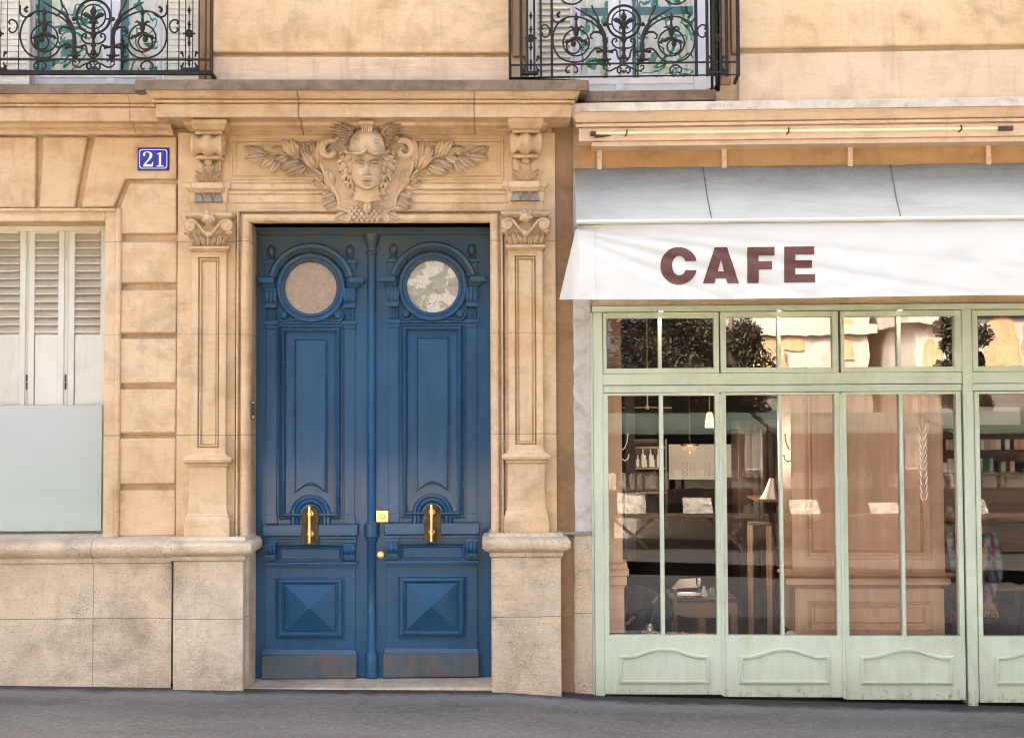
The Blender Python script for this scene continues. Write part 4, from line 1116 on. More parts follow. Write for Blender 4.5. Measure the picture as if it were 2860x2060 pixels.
    b.tube([P(C0, y) for y in (40, 70, 100, 130, 165, 190)], [3*u, 12*u, 30*u, 20*u, 11*u, 20*u], 8)
    for q in (-1, 1):
        b.tube([P(C0+q*x, y) for x, y in ((4, 190), (20, 165), (45, 140), (72, 130), (98, 128))], [9*u, 16*u, 20*u, 24*u, 4*u], 7)
        b.tube([P(C0+q*x, y) for x, y in ((6, 195), (28, 190), (40, 202), (28, 212))], [9*u, 9*u, 8*u, 5*u], 6)
        b.tube([P(C0+q*x, y) for x, y in catmull2([(8, 384), (50, 384), (88, 365), (104, 335), (95, 306), (72, 300), (62, 318), (76, 330)])], 8*u, 6)
        b.tube([P(C0+q*x, y) for x, y in catmull2([(95, 412), (78, 395), (62, 420), (58, 450), (45, 480), (24, 500), (0, 512)])], 8*u, 6)
        b.tube([P(C0+q*x, y) for x, y in ((0, 465), (25, 480), (48, 470))], [12*u, 10*u, 5*u], 6)
        b.tube([P(C0+q*x, y) for x, y in catmull2([(24, 600), (40, 610), (55, 598), (56, 570), (35, 546), (0, 538)])], 8*u, 6)
        b.tube([P(C0+q*x, y) for x, y in ((0, 606), (14, 592), (30, 590))], [9*u, 9*u, 4*u], 6)
    b.tube([P(C0, y) for y in (190, 205, 215, 290, 300, 330, 345, 370, 395, 402, 418, 440, 460, 480, 500)], [24*u, 26*u, 16*u, 18*u, 32*u, 20*u, 12*u, 14*u, 20*u, 24*u, 14*u, 16*u, 26*u, 22*u, 6*u], 9)
    b.tube([P(C0, y) for y in (582, 598, 612)], [5*u, 10*u, 8*u], 7)
    b.build('lily', M['iron'], T, smooth=50)
    return T
def catmull2(pts, n=5):
    return [(p.x, p.y) for p in catmull([(x, y, 0) for x, y in pts], n)]

railing(A, 261, 203.5, 1.0, -0.16, 'dark wrought iron scrolled railing before the window with green curtain strips at far left')
railing(B, 1742, 213.5, 0.97, -0.16, 'dark wrought iron scrolled railing at the upper window above the cafe awning corner')

# ------------------------------------------------------------------ first floor windows
def pane_reflection():
    m, nt = mk('painted_pane_reflection'); v = coords(nt)
    a = nz(nt, v, 4.2, 2, 0.4, 1.4); r = math_(nt, 'ABSOLUTE', math_(nt, 'SUBTRACT', a, 0.5))
    col = mixc(nt, remap(nt, r, 0.026, 0.036, 1, 0), (0.95, 0.94, 0.80), (0.035, 0.26, 0.11))  # painted reflection: green railing swirls on the bright cream of mirrored buildings
    finish(nt, col, 0.9, spec=0.1); return m
M['pane_reflection'] = pane_reflection()
M['greencloth'] = flat('green_curtain', (0.035, 0.17, 0.105), 0.8, 0, 0.15, 4)
M['gl_up'] = glass('upper_pane', 0.03, (1, 1, 1), wave=0.006)
def upper_window(fr, parent, top, bottom, casing, stile, panes, greens, shut, label, gtop=None):
    """px spans; rows at about y=120"""
    W = bpy.data.objects.new('window', None); COL.objects.link(W); W.parent = parent; W['label'] = label
    b = MB(); D = 0.20
    r = 120
    for x0, x1 in casing: b.pbox(fr, x0, top, x1, bottom, D-0.02, D+0.06, row=r)
    for x0, x1 in stile: b.pbox(fr, x0, top, x1, bottom-36, D-0.012, D+0.03, row=r)
    xa, xb = casing[0][1], casing[-1][0]
    b.pbox(fr, xa, bottom-37, xb, bottom-19, D-0.008, D+0.03); b.pbox(fr, xa, bottom-19, xb, bottom, D+0.004, D+0.05)
    b.pbox(fr, xa, top, xb, top+30, D-0.008, D+0.03)
    xm = (stile[0][0]+stile[-1][1])/2; b.pbox(fr, xm-13, bottom-22, xm+12, bottom-1, D-0.006, D+0.02)
    b.build('frame', M['white'], W, bevel=0.004)
    for x0, x1 in panes:
        b = MB(); p0, p1 = fr.pt(x0, r, D+0.01), fr.pt(x1, r, D+0.01); z0, z1 = fr.z(bottom-36, D, x0), fr.z(top+20, D, x0)
        b.add([(p0.x, D+0.01, z0), (p1.x, D+0.01, z0), (p1.x, D+0.01, z1), (p0.x, D+0.01, z1)], [(0, 1, 2, 3)])
        b.build('pane', M['gl_up'], W)
    b = MB(); x0, x1 = fr.x(panes[0][0]-8, r, D+0.1), fr.x(panes[-1][1]+8, r, D+0.1)
    z0, z1 = fr.z(bottom-10, D, 500), fr.z(top, D, 500)
    b.grid(lambda u, v: (x0+(x1-x0)*u, D+0.024+0.006*math.sin(u*60), z0+(z1-z0)*v), 80, 2)
    b.build('reflection_sheet', M['pane_reflection'], W, smooth=60)
    for x0, x1 in greens:
        b = MB(); p0, p1 = fr.x(x0, r, D+0.05), fr.x(x1, r, D+0.05)
        b.grid(lambda u, v: (p0+(p1-p0)*u, D+0.018+0.003*math.sin(u*14), z0+(z1-z0)*v), 20, 2); b.build('green_curtain', M['greencloth'], W, smooth=60)
    if gtop:
        b = MB(); b.box(x0 if False else fr.x(panes[0][0], r, D+0.05), fr.x(panes[-1][1], r, D+0.05), D+0.015, D+0.018, fr.z(gtop[1], D, 1700), fr.z(gtop[0], D, 1700)); b.build('green_pelmet', M['greencloth'], W)
    for x0, x1, sd in shut:
        b = MB(); b.pbox(fr, x0, top, x0+7, bottom, sd, sd+0.03, row=r); b.pbox(fr, x1-7, top, x1, bottom, sd, sd+0.03, row=r); b.pbox(fr, x0+7, bottom-8, x1-7, bottom, sd, sd+0.03, row=r)
        n = int((bottom-top)/17); tilt = 0.009 if parent is house else 0.028
        for i in range(n):
            yb = bottom-10-i*17; p0, p1 = fr.x(x0+6, r, sd), fr.x(x1-6, r, sd); zz = fr.z(yb, sd, (x0+x1)/2)
            b.add([(p0, sd+0.004, zz), (p1, sd+0.004, zz), (p1, sd+tilt, zz+0.046), (p0, sd+tilt, zz+0.046)], [(0, 1, 2, 3)])
            b.box(p0, p1, sd+0.002, sd+0.012, zz-0.006, zz)
        b.build('shutter', M['cream'], W, smooth=0)
    return W
upper_window(A, house, -400, 236, ((82, 95), (440, 453)), ((285, 308), (311, 335)), ((95, 286), (334, 441)), ((96, 154), (336, 362)), ((-35, 82, 0.10), (453, 555, 0.10)), 'white casement with green strips behind its panes')
# lower closing of the room behind
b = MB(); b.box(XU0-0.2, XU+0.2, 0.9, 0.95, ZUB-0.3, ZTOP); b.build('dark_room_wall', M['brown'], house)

# ------------------------------------------------------------------ CAFE HOUSE
cafe = B.root('cafe_house'); tag(cafe, 'cream rendered cafe building with pale green folding shopfront', 'cafe')
XR = 6.2
BX = lambda px, row=950, d=0.0: B.x(px, row, d)
BZ = lambda py, d=0.0, px=2150: B.z(py, d, px)
ZT2 = A.z(-420, 0, 800)
w0 = BX(1470, 120, 0.0); w1 = BX(2012, 120, 0.0)
zsill = B.z(256, 0.0, 1800)
b = MB()
b.box(w1, XR, 0.055, 0.4, BZ(470), ZT2); b.box(w0-0.02, w1, 0.03, 0.4, BZ(470), zsill)
b.box(BX(1425, 120), w0, 0.03, 0.4, B.z(300, 0, 1500), ZT2)
b.box(BX(1602), BX(1652), 0.03, 0.4, GB, BZ(470)); b.box(BX(1652), XR, 0.03, 0.4, BZ(850), BZ(470))
b.build('wall', M['render'], cafe)
xw = BX(2062, 120)
b = MB(); b.box(xw, XR, -0.004, 0.04, BZ(129.5, 0, 2450), ZT2); b.build('upper_wall_course', M['stone'], cafe, bevel=0.012)
b = MB(); b.box(xw, XR, 0.004, 0.04, BZ(284, 0, 2450), BZ(143, 0, 2450)); b.build('rough_wall_course', M['render'], cafe, bevel=0.012)
b = MB(); b.box(BX(1432, 120), BX(1452, 120), -0.012, 0.04, B.z(158, 0, 1450), ZT2); b.box(BX(1454, 120), w0, 0.002, 0.04, B.z(228, 0, 1450), ZT2); b.box(BX(2043, 120), xw-0.003, -0.012, 0.04, B.z(150, 0, 2050), ZT2); b.box(w1, BX(2041, 120), 0.002, 0.04, B.z(235, 0, 2030), ZT2)
b.build_each('window_jamb', M['brown'], cafe, bevel=0.006)
upper_window(B, cafe, -400, 254, ((1600, 1622), (1938, 1974)), ((1699, 1730), (1734, 1766)), ((1622, 1700), (1765, 1939)), ((1767, 1784),), ((1494, 1600, 0.10),), 'white casement with a louvred shutter on its left', gtop=(20, 42))
b = MB(); b.pbox(B, 1471, -400, 1492, 240, 0.06, 0.20, row=120); b.build('window_lining', M['white'], cafe, bevel=0.004)
for i, (xx, mt) in enumerate(((1978, 'white'), (1986, 'iron'), (1991, 'white'), (1999, 'iron'))):
    b = MB(); b.pbox(B, xx, -400, xx+6, 246-i*3, -0.02+0.01*i, 0.2, row=150); b.build('folded_shutter', M[mt], cafe, bevel=0.002)
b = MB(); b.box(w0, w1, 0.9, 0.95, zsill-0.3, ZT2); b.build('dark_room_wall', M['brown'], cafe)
b = MB(); b.box(BX(1632, 268, -0.1), BX(2000, 268, -0.1), -0.12, 0.3, B.z(284, -0.1, 1800), B.z(254, -0.1, 1800)); b.build('window_ledge', M['slab'], cafe, bevel=0.008)
# cornice
pb = lambda rows_: [(-d, B.z(y, d, 2450)) for d, y in rows_]
cr = pb([(0.03, 276), (-0.28, 277), (-0.285, 301), (-0.24, 303), (-0.24, 308), (-0.235, 315), (-0.215, 325), (-0.205, 331.5), (-0.17, 332), (-0.17, 334.5), (-0.207, 335), (-0.207, 344), (-0.16, 344.5), (-0.16, 348), (-0.19, 348.5), (-0.19, 384)])
zf = cr[-1][1]
pth = [(BX(1617, 365, -0.19)+0.19, 0.2), (BX(1617, 365, -0.19)+0.19, 0), (XR, 0)]
b = MB(); b.sweep(pth, cr[3:] + [(0.0, zf)]); b.build('cornice', M['peach'], cafe, smooth=40)
b = MB(); b.sweep(pth, cr[:4]); b.build('cornice_slab', M['pale'], cafe)
b = MB(); b.box(BX(1652, 395, -0.17), XR, -0.17, 0.03, B.z(399.5, -0.17, 2450), zf-0.001); b.build('soffit_board', M['peach'], cafe, bevel=0.004)
b = MB(); b.box(BX(1612, 430), XR, 0.0, 0.035, B.z(480, 0, 2450), zf); b.build('sign_recess', M['orange'], cafe)
b = MB()
for px in (1674, 2023, 2375, 2762):
    b = MB(); b.pbox(B, px-7, 400, px+7, 474, -0.03, 0.01); p = B.pt(px, 441, -0.032); b.lathe((p.x, -0.03, p.z), [(0.010, 0), (0.010, -0.008), (0.004, -0.01)], 10, 'y'); b.build('strap_bracket', M['peach'], cafe, bevel=0.003)
# seam strip: brown plaster and flaking whitewash
b = MB(); b.box(A.x(1553, 1000, 0.0)-0.02, A.x(1604, 1000, 0.0), 0.012, 0.05, GB, A.z(352, 0, 1580)); b.build('seam_strip', M['brown'], house)
b = MB()
zc = B.z(1488, 0.0, 1620)
def quoin(z0, z1, d, mat):
    b = MB(); n = 40; xa = BX(1597, 1100, d); xb = BX(1650, 1100, d)
    def fn(u, v):
        z = z0+(z1-z0)*v; ed = 0.018*noise.noise(Vector((0.3, z*2.2, 1))) + 0.007*noise.noise(Vector((0.7, z*11, 5)))
        x = xa + 0.01 + ed + (xb-xa-0.01-ed)*u
        return (x, d + (0.012 if u == 0 else 0) - 0.008*noise.noise(Vector((u*2, z*3, 2))), z)
    b.grid(fn, 8, 90); return b.build('whitewashed_quoin', mat, cafe, smooth=60)
quoin(zc+0.01, B.z(480, 0, 1620), 0.004, M['white_plaster'])
quoin(B.z(1930, 0.0, 1620)-0.1, zc-0.01, -0.006, M['plinth'])
b = MB(); b.box(BX(1572, 1490), BX(1652, 1490), -0.02, 0.03, zc-0.012, zc+0.010); b.build('lead_flashing', M['grey_lead'], cafe, bevel=0.004)

# ------------------------------------------------------------------ light tube on the cornice
tb = B.root('light_tube'); tag(tb, 'long pale yellow lamp tube fixed along the cafe cornice', 'lamp')
M['tube'] = flat('yellow_tube', (0.96, 0.88, 0.52), 0.4, 0, 0.04)
zt_ = B.z(360.5, -0.225, 2450)
b = MB(); b.tube([(BX(1658, 365, -0.225), -0.203, zt_), (BX(2790, 365, -0.225), -0.203, zt_)], 0.0115, 10); b.build('tube', M['tube'], tb)
for xa, xb in ((1649, 1664), (2790, 2830)):
    b = MB(); b.tube([(BX(xa, 365, -0.22), -0.21, zt_-0.004), (BX(xb, 365, -0.22), -0.21, zt_-0.004)], 0.017, 8); b.build('end_cap', M['rust'], tb)
b = MB(); b.tube([(BX(1662, 372, -0.22), -0.205, zt_-0.022), (BX(1706, 372, -0.22), -0.205, zt_-0.018)], [0.012, 0.003], 6); b.build('wire', M['rust'], tb)
for px in (1751, 2203, 2685):
    b = MB(); x = BX(px, 365, -0.22); b.tube([(x-0.012, -0.20, zt_-0.022), (x-0.002, -0.228, zt_-0.012), (x, -0.232, zt_+0.006), (x, -0.20, zt_+0.022)], 0.005, 6); b.build('clip', M['rust'], tb)

# ------------------------------------------------------------------ AWNING
aw = B.root('awning'); tag(aw, 'white canvas awning with the word CAFE in brown letters', 'awning')
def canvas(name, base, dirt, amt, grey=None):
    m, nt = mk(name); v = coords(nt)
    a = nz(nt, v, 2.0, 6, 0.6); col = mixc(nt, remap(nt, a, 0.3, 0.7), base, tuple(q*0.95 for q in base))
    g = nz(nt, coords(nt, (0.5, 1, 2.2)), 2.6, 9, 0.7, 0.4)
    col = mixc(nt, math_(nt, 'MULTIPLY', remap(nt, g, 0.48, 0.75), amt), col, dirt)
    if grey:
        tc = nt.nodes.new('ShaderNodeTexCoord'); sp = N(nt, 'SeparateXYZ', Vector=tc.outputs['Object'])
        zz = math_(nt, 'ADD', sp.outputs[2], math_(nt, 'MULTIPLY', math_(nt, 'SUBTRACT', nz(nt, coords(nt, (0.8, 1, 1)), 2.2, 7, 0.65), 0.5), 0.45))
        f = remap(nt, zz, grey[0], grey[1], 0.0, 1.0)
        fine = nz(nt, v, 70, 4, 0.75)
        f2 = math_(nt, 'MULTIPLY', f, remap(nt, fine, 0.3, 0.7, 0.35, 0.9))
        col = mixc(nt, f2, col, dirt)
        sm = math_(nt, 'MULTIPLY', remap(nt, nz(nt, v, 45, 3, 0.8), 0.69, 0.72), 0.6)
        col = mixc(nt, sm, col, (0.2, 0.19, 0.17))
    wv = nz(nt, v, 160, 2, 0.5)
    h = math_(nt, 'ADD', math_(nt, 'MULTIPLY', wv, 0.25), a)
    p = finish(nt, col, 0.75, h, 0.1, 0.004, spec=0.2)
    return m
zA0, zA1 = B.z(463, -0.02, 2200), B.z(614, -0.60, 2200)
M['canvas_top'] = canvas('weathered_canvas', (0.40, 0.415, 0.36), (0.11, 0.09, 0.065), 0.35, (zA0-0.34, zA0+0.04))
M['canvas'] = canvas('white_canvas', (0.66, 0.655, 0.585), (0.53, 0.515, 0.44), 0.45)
xa0, xb0 = BX(1606, 475, -0.02), BX(1612, 600, -0.6)
def top(u, v):
    x = (xa0+(xb0-xa0)*v)*(1-u) + XR*u
    z = zA0+(zA1-zA0)*v; y = -0.02-0.58*v
    sag = 0.018*math.sin(math.pi*v) + 0.010*noise.noise(Vector((x*1.3, v*3, 0.5)))*math.sin(math.pi*v) + 0.006*noise.noise(Vector((x*5, v*9, 4.5)))
    return (x, y+sag*0.6, z-sag)
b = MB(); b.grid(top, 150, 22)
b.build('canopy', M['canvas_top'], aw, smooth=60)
b = MB(); b.add([top(0, i/10) for i in range(11)] + [(xa0-0.004, -0.02, zA1-0.03), (xb0, -0.58, zA1-0.03)], [tuple(range(11)) + (12, 11)]); b.build('side_panel', M['canvas'], aw)
for pxt, pxb in ((1963, 1988), (2487, 2516)):
    b = MB(); pts = []
    xs0, xs1 = BX(pxt, 470, -0.02), BX(pxb, 606, -0.6)
    for i in range(12):
        v = i/11; x = xs0+(xs1-xs0)*v; u = (x-(xa0+(xb0-xa0)*v))/(XR-(xa0+(xb0-xa0)*v)); q = top(u, v); pts.append((q[0], q[1]-0.004, q[2]+0.002))
    b.tube(pts, 0.0035, 5); b.build('seam', M['slab'], aw)
b = MB(); b.tube([(BX(1610, 616, -0.62), -0.615, zA1-0.004), (XR, -0.615, zA1-0.004)], 0.015, 10)
for px in (1628, 1795, 1988, 2015, 2200, 2420, 2600):
    x = BX(px, 616, -0.62); b.tube([(x-0.003, -0.615, zA1-0.004), (x+0.003, -0.615, zA1-0.004)], 0.0165, 10)
b.build('front_rail', M['canvas'], aw, smooth=50)
yT, yB_ = 622.0, 831.0
dT, dB_ = -0.61, -0.74
zB0, zB1 = B.z(yT, dT, 2200), B.z(yB_, dB_, 2200)
def wrk(x, t):
    x0 = BX(1618, 700, -0.65); q = x-x0
    f = 0
    for sl, ph, am in ((2.6, 0.02, 0.045), (1.7, 0.12, 0.036), (1.15, 0.2, 0.028), (4.5, 0.0, 0.026)):
        f += 0.6*am*math.exp(-((t*1.0 - ph - q*(1/sl))/0.055)**2)*math.exp(-q*0.75)
    f += 0.015*noise.noise(Vector((x*1.1, t*1.3, 3)))*t + 0.006*noise.noise(Vector((x*4+t*3, t*2.5, 9))) + 0.0015*noise.noise(Vector((x*9-t*7, t*7, 2)))
    f += 0.010*math.sin(x*2.2+1.0)*t*t
    return f
def vpt(x, t):
    return (x, dT+(dB_-dT)*t + wrk(x, t), zB0+(zB1-zB0)*t - 0.006*math.sin(x*1.7)*t)
xv0 = BX(1615, 640, -0.62); xv1 = BX(1619, 830, -0.74)
b = MB(); b.grid(lambda u, v: vpt((xv0+(xv1-xv0)*v)*(1-u**1.3) + XR*u**1.3, v), 200, 30); b.build('valance', M['canvas'], aw, smooth=70)
b = MB()
pA, pB, pC = Vector(vpt(xv0, 0)), Vector(vpt(xv1, 1)), B.pt(1562, 836, -0.42)
pD = B.pt(1608, 640, -0.50)
def side(u, v):
    f = pA.lerp(pB, v); k = pD.lerp(pC, v)
    p = f.lerp(k, u); p.y += 0.02*math.sin(u*5+v*4)*u*(1-u)*4*v
    return p
b.grid(side, 14, 20); b.build('side_valance', M['canvas'], aw, smooth=70)
b = MB(); xs = BX(1662, 720, -0.65); b.tube([(vpt(xs+0.004*math.sin(i*2), i/30)[0], vpt(xs, i/30)[1]-0.002, vpt(xs, i/30)[2]) for i in range(31)], 0.003, 4); b.build('seam', M['canvas'], aw)
b = MB(); b.tube([(BX(1612, 640, -0.5), -0.60, zA1-0.02), (BX(1604, 640, -0.1), -0.30, zA1-0.06), (BX(1604, 640, -0.1), 0.0, zA1-0.10)], 0.010, 8); b.build('folding_arm', M['grey_lead'], aw)
# letters
M['letter'] = flat('brown_letter', (0.105, 0.038, 0.024), 0.7, 0, 0.12, 8)
def letter(outer, hole, name):
    bm = bmesh.new()
    def loop(pts):
        vs = [bm.verts.new((x, 0, -y)) for x, y in pts]
        return [bm.edges.new((vs[i], vs[(i+1) % len(vs)])) for i in range(len(vs))]
    def dens(pts, n=4):
        o = []
        for i, p in enumerate(pts):
            q = pts[(i+1) % len(pts)]; L = math.hypot(q[0]-p[0], q[1]-p[1]); m = max(1, int(L/7))
            for k in range(m): o.append((p[0]+(q[0]-p[0])*k/m, p[1]+(q[1]-p[1])*k/m))
        return o
    ed = loop(dens(outer))
    if hole: ed += loop(dens(hole))
    bmesh.ops.triangle_fill(bm, edges=ed, use_beauty=True)
    bmesh.ops.subdivide_edges(bm, edges=[e for e in bm.edges if e.calc_length() > 14], cuts=2, use_grid_fill=True)
    bmesh.ops.triangulate(bm, faces=bm.faces)
    for v in bm.verts:
        px, py = v.co.x, -v.co.z; t = (py-yT)/(yB_-yT)
        p = B.pt(px, py, dT+(dB_-dT)*t); q = vpt(p.x, t)
        v.co = Vector((p.x, q[1]-0.0035, q[2]))
    bm.normal_update()
    me = bpy.data.meshes.new('letter'); bm.to_mesh(me); bm.free(); me.materials.append(M['letter'])
    o = bpy.data.objects.new('letter', me); COL.objects.link(o); o.parent = aw; o['label'] = 'brown letter ' + name
def arcp(cx, cy, rx, ry, a0, a1, n): return [(cx+rx*math.cos(R(a0+(a1-a0)*i/n)), cy+ry*math.sin(R(a0+(a1-a0)*i/n))) for i in range(n+1)]
letter(arcp(1896, 738.5, 52, 52, -15, -345, 44)[:1] and [(1945, 726)] + arcp(1896, 738.5, 51.5, 52, -18, -342, 44)[1:-1] + [(1946, 751), (1915, 751)] + arcp(1897, 738.5, 20, 27, 28, 332, 24) + [(1914, 726)], None, 'C')
letter([(1963, 788), (1996, 689), (2031, 689), (2064, 788), (2032, 788), (2027.5, 774), (1999, 774), (1994.5, 788)], [(2005, 755), (2022, 755), (2013.5, 722)], 'A')
letter([(2087, 788), (2087, 689), (2163, 689), (2163, 713), (2119, 713), (2119, 728), (2156, 728), (2156, 751), (2119, 751), (2119, 788)], None, 'F')
letter([(2190, 788), (2190, 689), (2274, 689), (2274, 711), (2221, 711), (2221, 727), (2268, 727), (2268, 748), (2221, 748), (2221, 766), (2276, 766), (2276, 788)], None, 'E')

# ------------------------------------------------------------------ SHOPFRONT
M['gl_low'] = glass('shop_pane', 0.045, (1, 1, 1), wave=0.012, wscale=1.6)
M['gl_top'] = glass('transom_pane', 0.30, (0.75, 0.7, 0.65), wave=0.014, wscale=2.4)
DF = -0.03
zbot = lambda px: B.z(1938 + (px-1840)*0.0225, DF, px)
b = MB()
b.pbox(B, 1653, 849, 3200, 865, DF-0.03, 0.05); b.box(BX(1653, 868, DF), XR, DF-0.005, 0.05, BZ(868.5), BZ(865))
b.build_each('header', M['green'], cafe, bevel=0.004)
b = MB()
b.box(BX(1657, 1000, DF), BX(1683, 1000, DF), DF-0.004, 0.10, GB, BZ(868.5, DF)); b.box(BX(1650, 1000, DF), BX(1657, 1000, DF)-0.001, DF+0.02, 0.10, GB, BZ(868.5, DF))
b.box(BX(2687, 1000, DF), BX(2714, 1000, DF), DF-0.012, 0.10, GB, BZ(868.5, DF))
b.box(BX(4078, 1000, DF), XR, DF-0.004, 0.10, GB, BZ(868.5, DF))
b.build_each('post', M['green'], cafe, bevel=0.004)
b = MB()
xm0, xm1, xm2, xm3 = BX(1683, 1060, DF)+0.001, BX(2687, 1060, DF)-0.001, BX(2714, 1060, DF)+0.001, XR
for a0, a1 in ((xm0, xm1), (xm2, xm3)):
    b.box(a0, a1, DF-0.003, 0.10, BZ(1073, DF), BZ(1041.5, DF)); b.box(a0, a1, DF+0.006, 0.10, BZ(1094, DF), BZ(1074.5, DF))
b.build_each('transom_rail', M['green'], cafe, bevel=0.004)
def gpane(parent, x0, x1, z0, z1, d, mat):
    b = MB(); b.add([(x0, d, z0), (x1, d, z0), (x1, d, z1), (x0, d, z1)], [(0, 1, 2, 3)]); b.build('pane', mat, parent)
for k, (a0, a1, g0, gm0, gm1, g1) in enumerate(((1684, 2008, 1694, 1838, 1848, 1994), (2012, 2341, 2028, 2171, 2181, 2325), (2348, 2686, 2358, 2506, 2516, 2667), (2715, 3050, 2731, 2878, 2888, 3034)) + tuple(tuple(v+338*k for v in (2715, 3050, 2731, 2878, 2888, 3034)) for k in (1, 2, 3))):
    W = bpy.data.objects.new('transom_window', None); COL.objects.link(W); W.parent = cafe
    b = MB(); X = lambda p: BX(p, 955, DF+0.008)
    z0, z1, zg0, zg1 = BZ(1040.5, DF), BZ(869.5, DF), BZ(1026, DF), BZ(885, DF)
    y0, y1 = DF+0.006, 0.06
    b.box(X(a0), X(g0), y0, y1, z0, z1); b.box(X(g1), X(a1), y0, y1, z0, z1); b.box(X(g0), X(g1), y0, y1, zg1, z1); b.box(X(g0), X(g1), y0, y1, z0, zg0); b.box(X(gm0), X(gm1), y0+0.004, y1, zg0, zg1)
    b.build('sash', M['green'], W, bevel=0.003)
    gpane(W, X(g0), X(gm0), zg0, zg1, 0.012, M['gl_top']); gpane(W, X(gm1), X(g1), zg0, zg1, 0.012, M['gl_top'])
doors = ((1686, 2013, 1700, 1844, 1855, 2000, 1730, 1982), (2018, 2349, 2031, 2179, 2188, 2335, 2065, 2318), (2354, 2690, 2368, 2517, 2527, 2676, 2404, 2662), (2727, 3060, 2741, 2890, 2900, 3046, 2782, 3036)) + tuple(tuple(v+338*k for v in (2727, 3060, 2741, 2890, 2900, 3046, 2782, 3036)) for k in (1, 2, 3))
for k, (a0, a1, g0, gm0, gm1, g1, m0, m1) in enumerate(doors):
    L = bpy.data.objects.new('folding_door', None); COL.objects.link(L); L.parent = cafe
    X = lambda p, d=DF: BX(p, 1440, d)
    zb = zbot((a0+a1)/2); z1 = BZ(1095.5, DF); zg1, zg0 = BZ(1102.5, DF), BZ(1775, DF)
    y0, y1 = DF, 0.05
    b = MB()
    b.box(X(a0), X(g0), y0, y1, zg0, z1); b.box(X(g1), X(a1), y0, y1, zg0, z1); b.box(X(g0), X(g1), y0, y1, zg1, z1); b.box(X(gm0), X(gm1), y0+0.003, y1, zg0, zg1)
    b.box(X(a0), X(a1), y0-0.001, y1, zb, zg0)
    b.build('leaf_frame', M['green'], L, bevel=0.003)
    gpane(L, X(g0), X(gm0), zg0, zg1, 0.008, M['gl_low']); gpane(L, X(gm1), X(g1), zg0, zg1, 0.008, M['gl_low'])
    dz = (a0-1686)*0.003
    def outline(ins, d):
        x0, x1, ys, ya, yb = m0+ins, m1-ins, 1830+ins+dz, 1808+ins+dz, 1908-ins+dz
        pts = [(x0, yb), (x1, yb)]; n = 22
        for i in range(n+1):
            t = i/n; x = x1+(x0-x1)*t
            s = min(1, max(0, (abs(t-0.5)-0.02)/0.46)); y = ya + (ys-ya)*(0.5-0.5*math.cos(math.pi*min(1, s*1.08)))
            pts.append((x, y))
        return [tuple(B.pt(x, y, d)) for x, y in pts]
    b = MB(); f = DF-0.001
    b.rings([outline(-1, f+0.002), outline(0, f-0.012), outline(2, f-0.016), outline(7, f-0.016), outline(9, f-0.012), outline(10, f+0.002)], cap_in=False)
    b.build('arched_moulding', M['green'], L, smooth=40)
for a0, a1 in ((2013.5, 2017.5), (2349.5, 2353.5)):
    b = MB(); b.box(BX(a0-2, 1440, DF), BX(a1+2, 1440, DF), DF-0.012, DF+0.0, zbot(a0), BZ(1100, DF)); b.build('cover_strip', M['green'], cafe, bevel=0.003)
b = MB(); b.box(BX(2714, 1440, DF)+0.002, BX(2727, 1440, DF)-0.002, DF+0.004, 0.05, zbot(2720), BZ(1096, DF)); b.build('door_jamb', M['green'], cafe, bevel=0.003)
# spotlights under the awning
M['lampglow'] = emit('lamp_glow', (1.0, 0.86, 0.68), 0.6)
for i, (px, py) in enumerate(((1846, 869), (2176, 867), (2514, 865))):
    S = B.root('spotlight'); tag(S, 'small round spotlight above the %s transom window' % ('leftmost', 'middle', 'third')[i], 'spotlight', 'spotlights under the awning')
    p = B.pt(px, py, DF-0.045)
    b = MB(); b.lathe((p.x, p.y, p.z), [(0.019, 0.012), (0.021, 0.0), (0.017, -0.004), (0.015, -0.003)], 16); b.build('ring', M['enamel_white'], S)
    b = MB(); b.lathe((p.x, p.y, p.z), [(0.0145, -0.002), (0.0145, -0.005)], 14); b.build('bulb', M['lampglow'], S)
    ld = bpy.data.lights.new('spotlight_lamp', 'SPOT'); ld.energy = 0.3; ld.color = (1, 0.78, 0.55); ld.spot_size = R(120); ld.shadow_soft_size = 0.012
    lo = bpy.data.objects.new('spotlight_lamp', ld); COL.objects.link(lo); lo.parent = S; lo.location = (p.x, p.y-0.002, p.z-0.012); lo['kind'] = 'helper'

# roofs and rear walls close the two houses
for par, x0, x1 in ((house, XL, XS-0.002), (cafe, BX(1602)+0.02, XR)):
    b = MB(); b.box(x0, x1, 0.5, 7.0, ZTOP, ZTOP+0.25); b.box(x0, x1, 0.03, 0.5, ZTOP+0.001, ZTOP+0.25); b.build('roof', M['slab'], par)
    b = MB(); b.box(x0, x1, 7.0, 7.3, GB, ZTOP+0.25); b.build('rear_wall', M['render'], par)
    xe = x0 if par is house else x1
    b = MB(); b.box(xe-0.15, xe+0.15, 0.52, 7.0, GB, ZTOP); b.build('end_wall', M['render'], par)
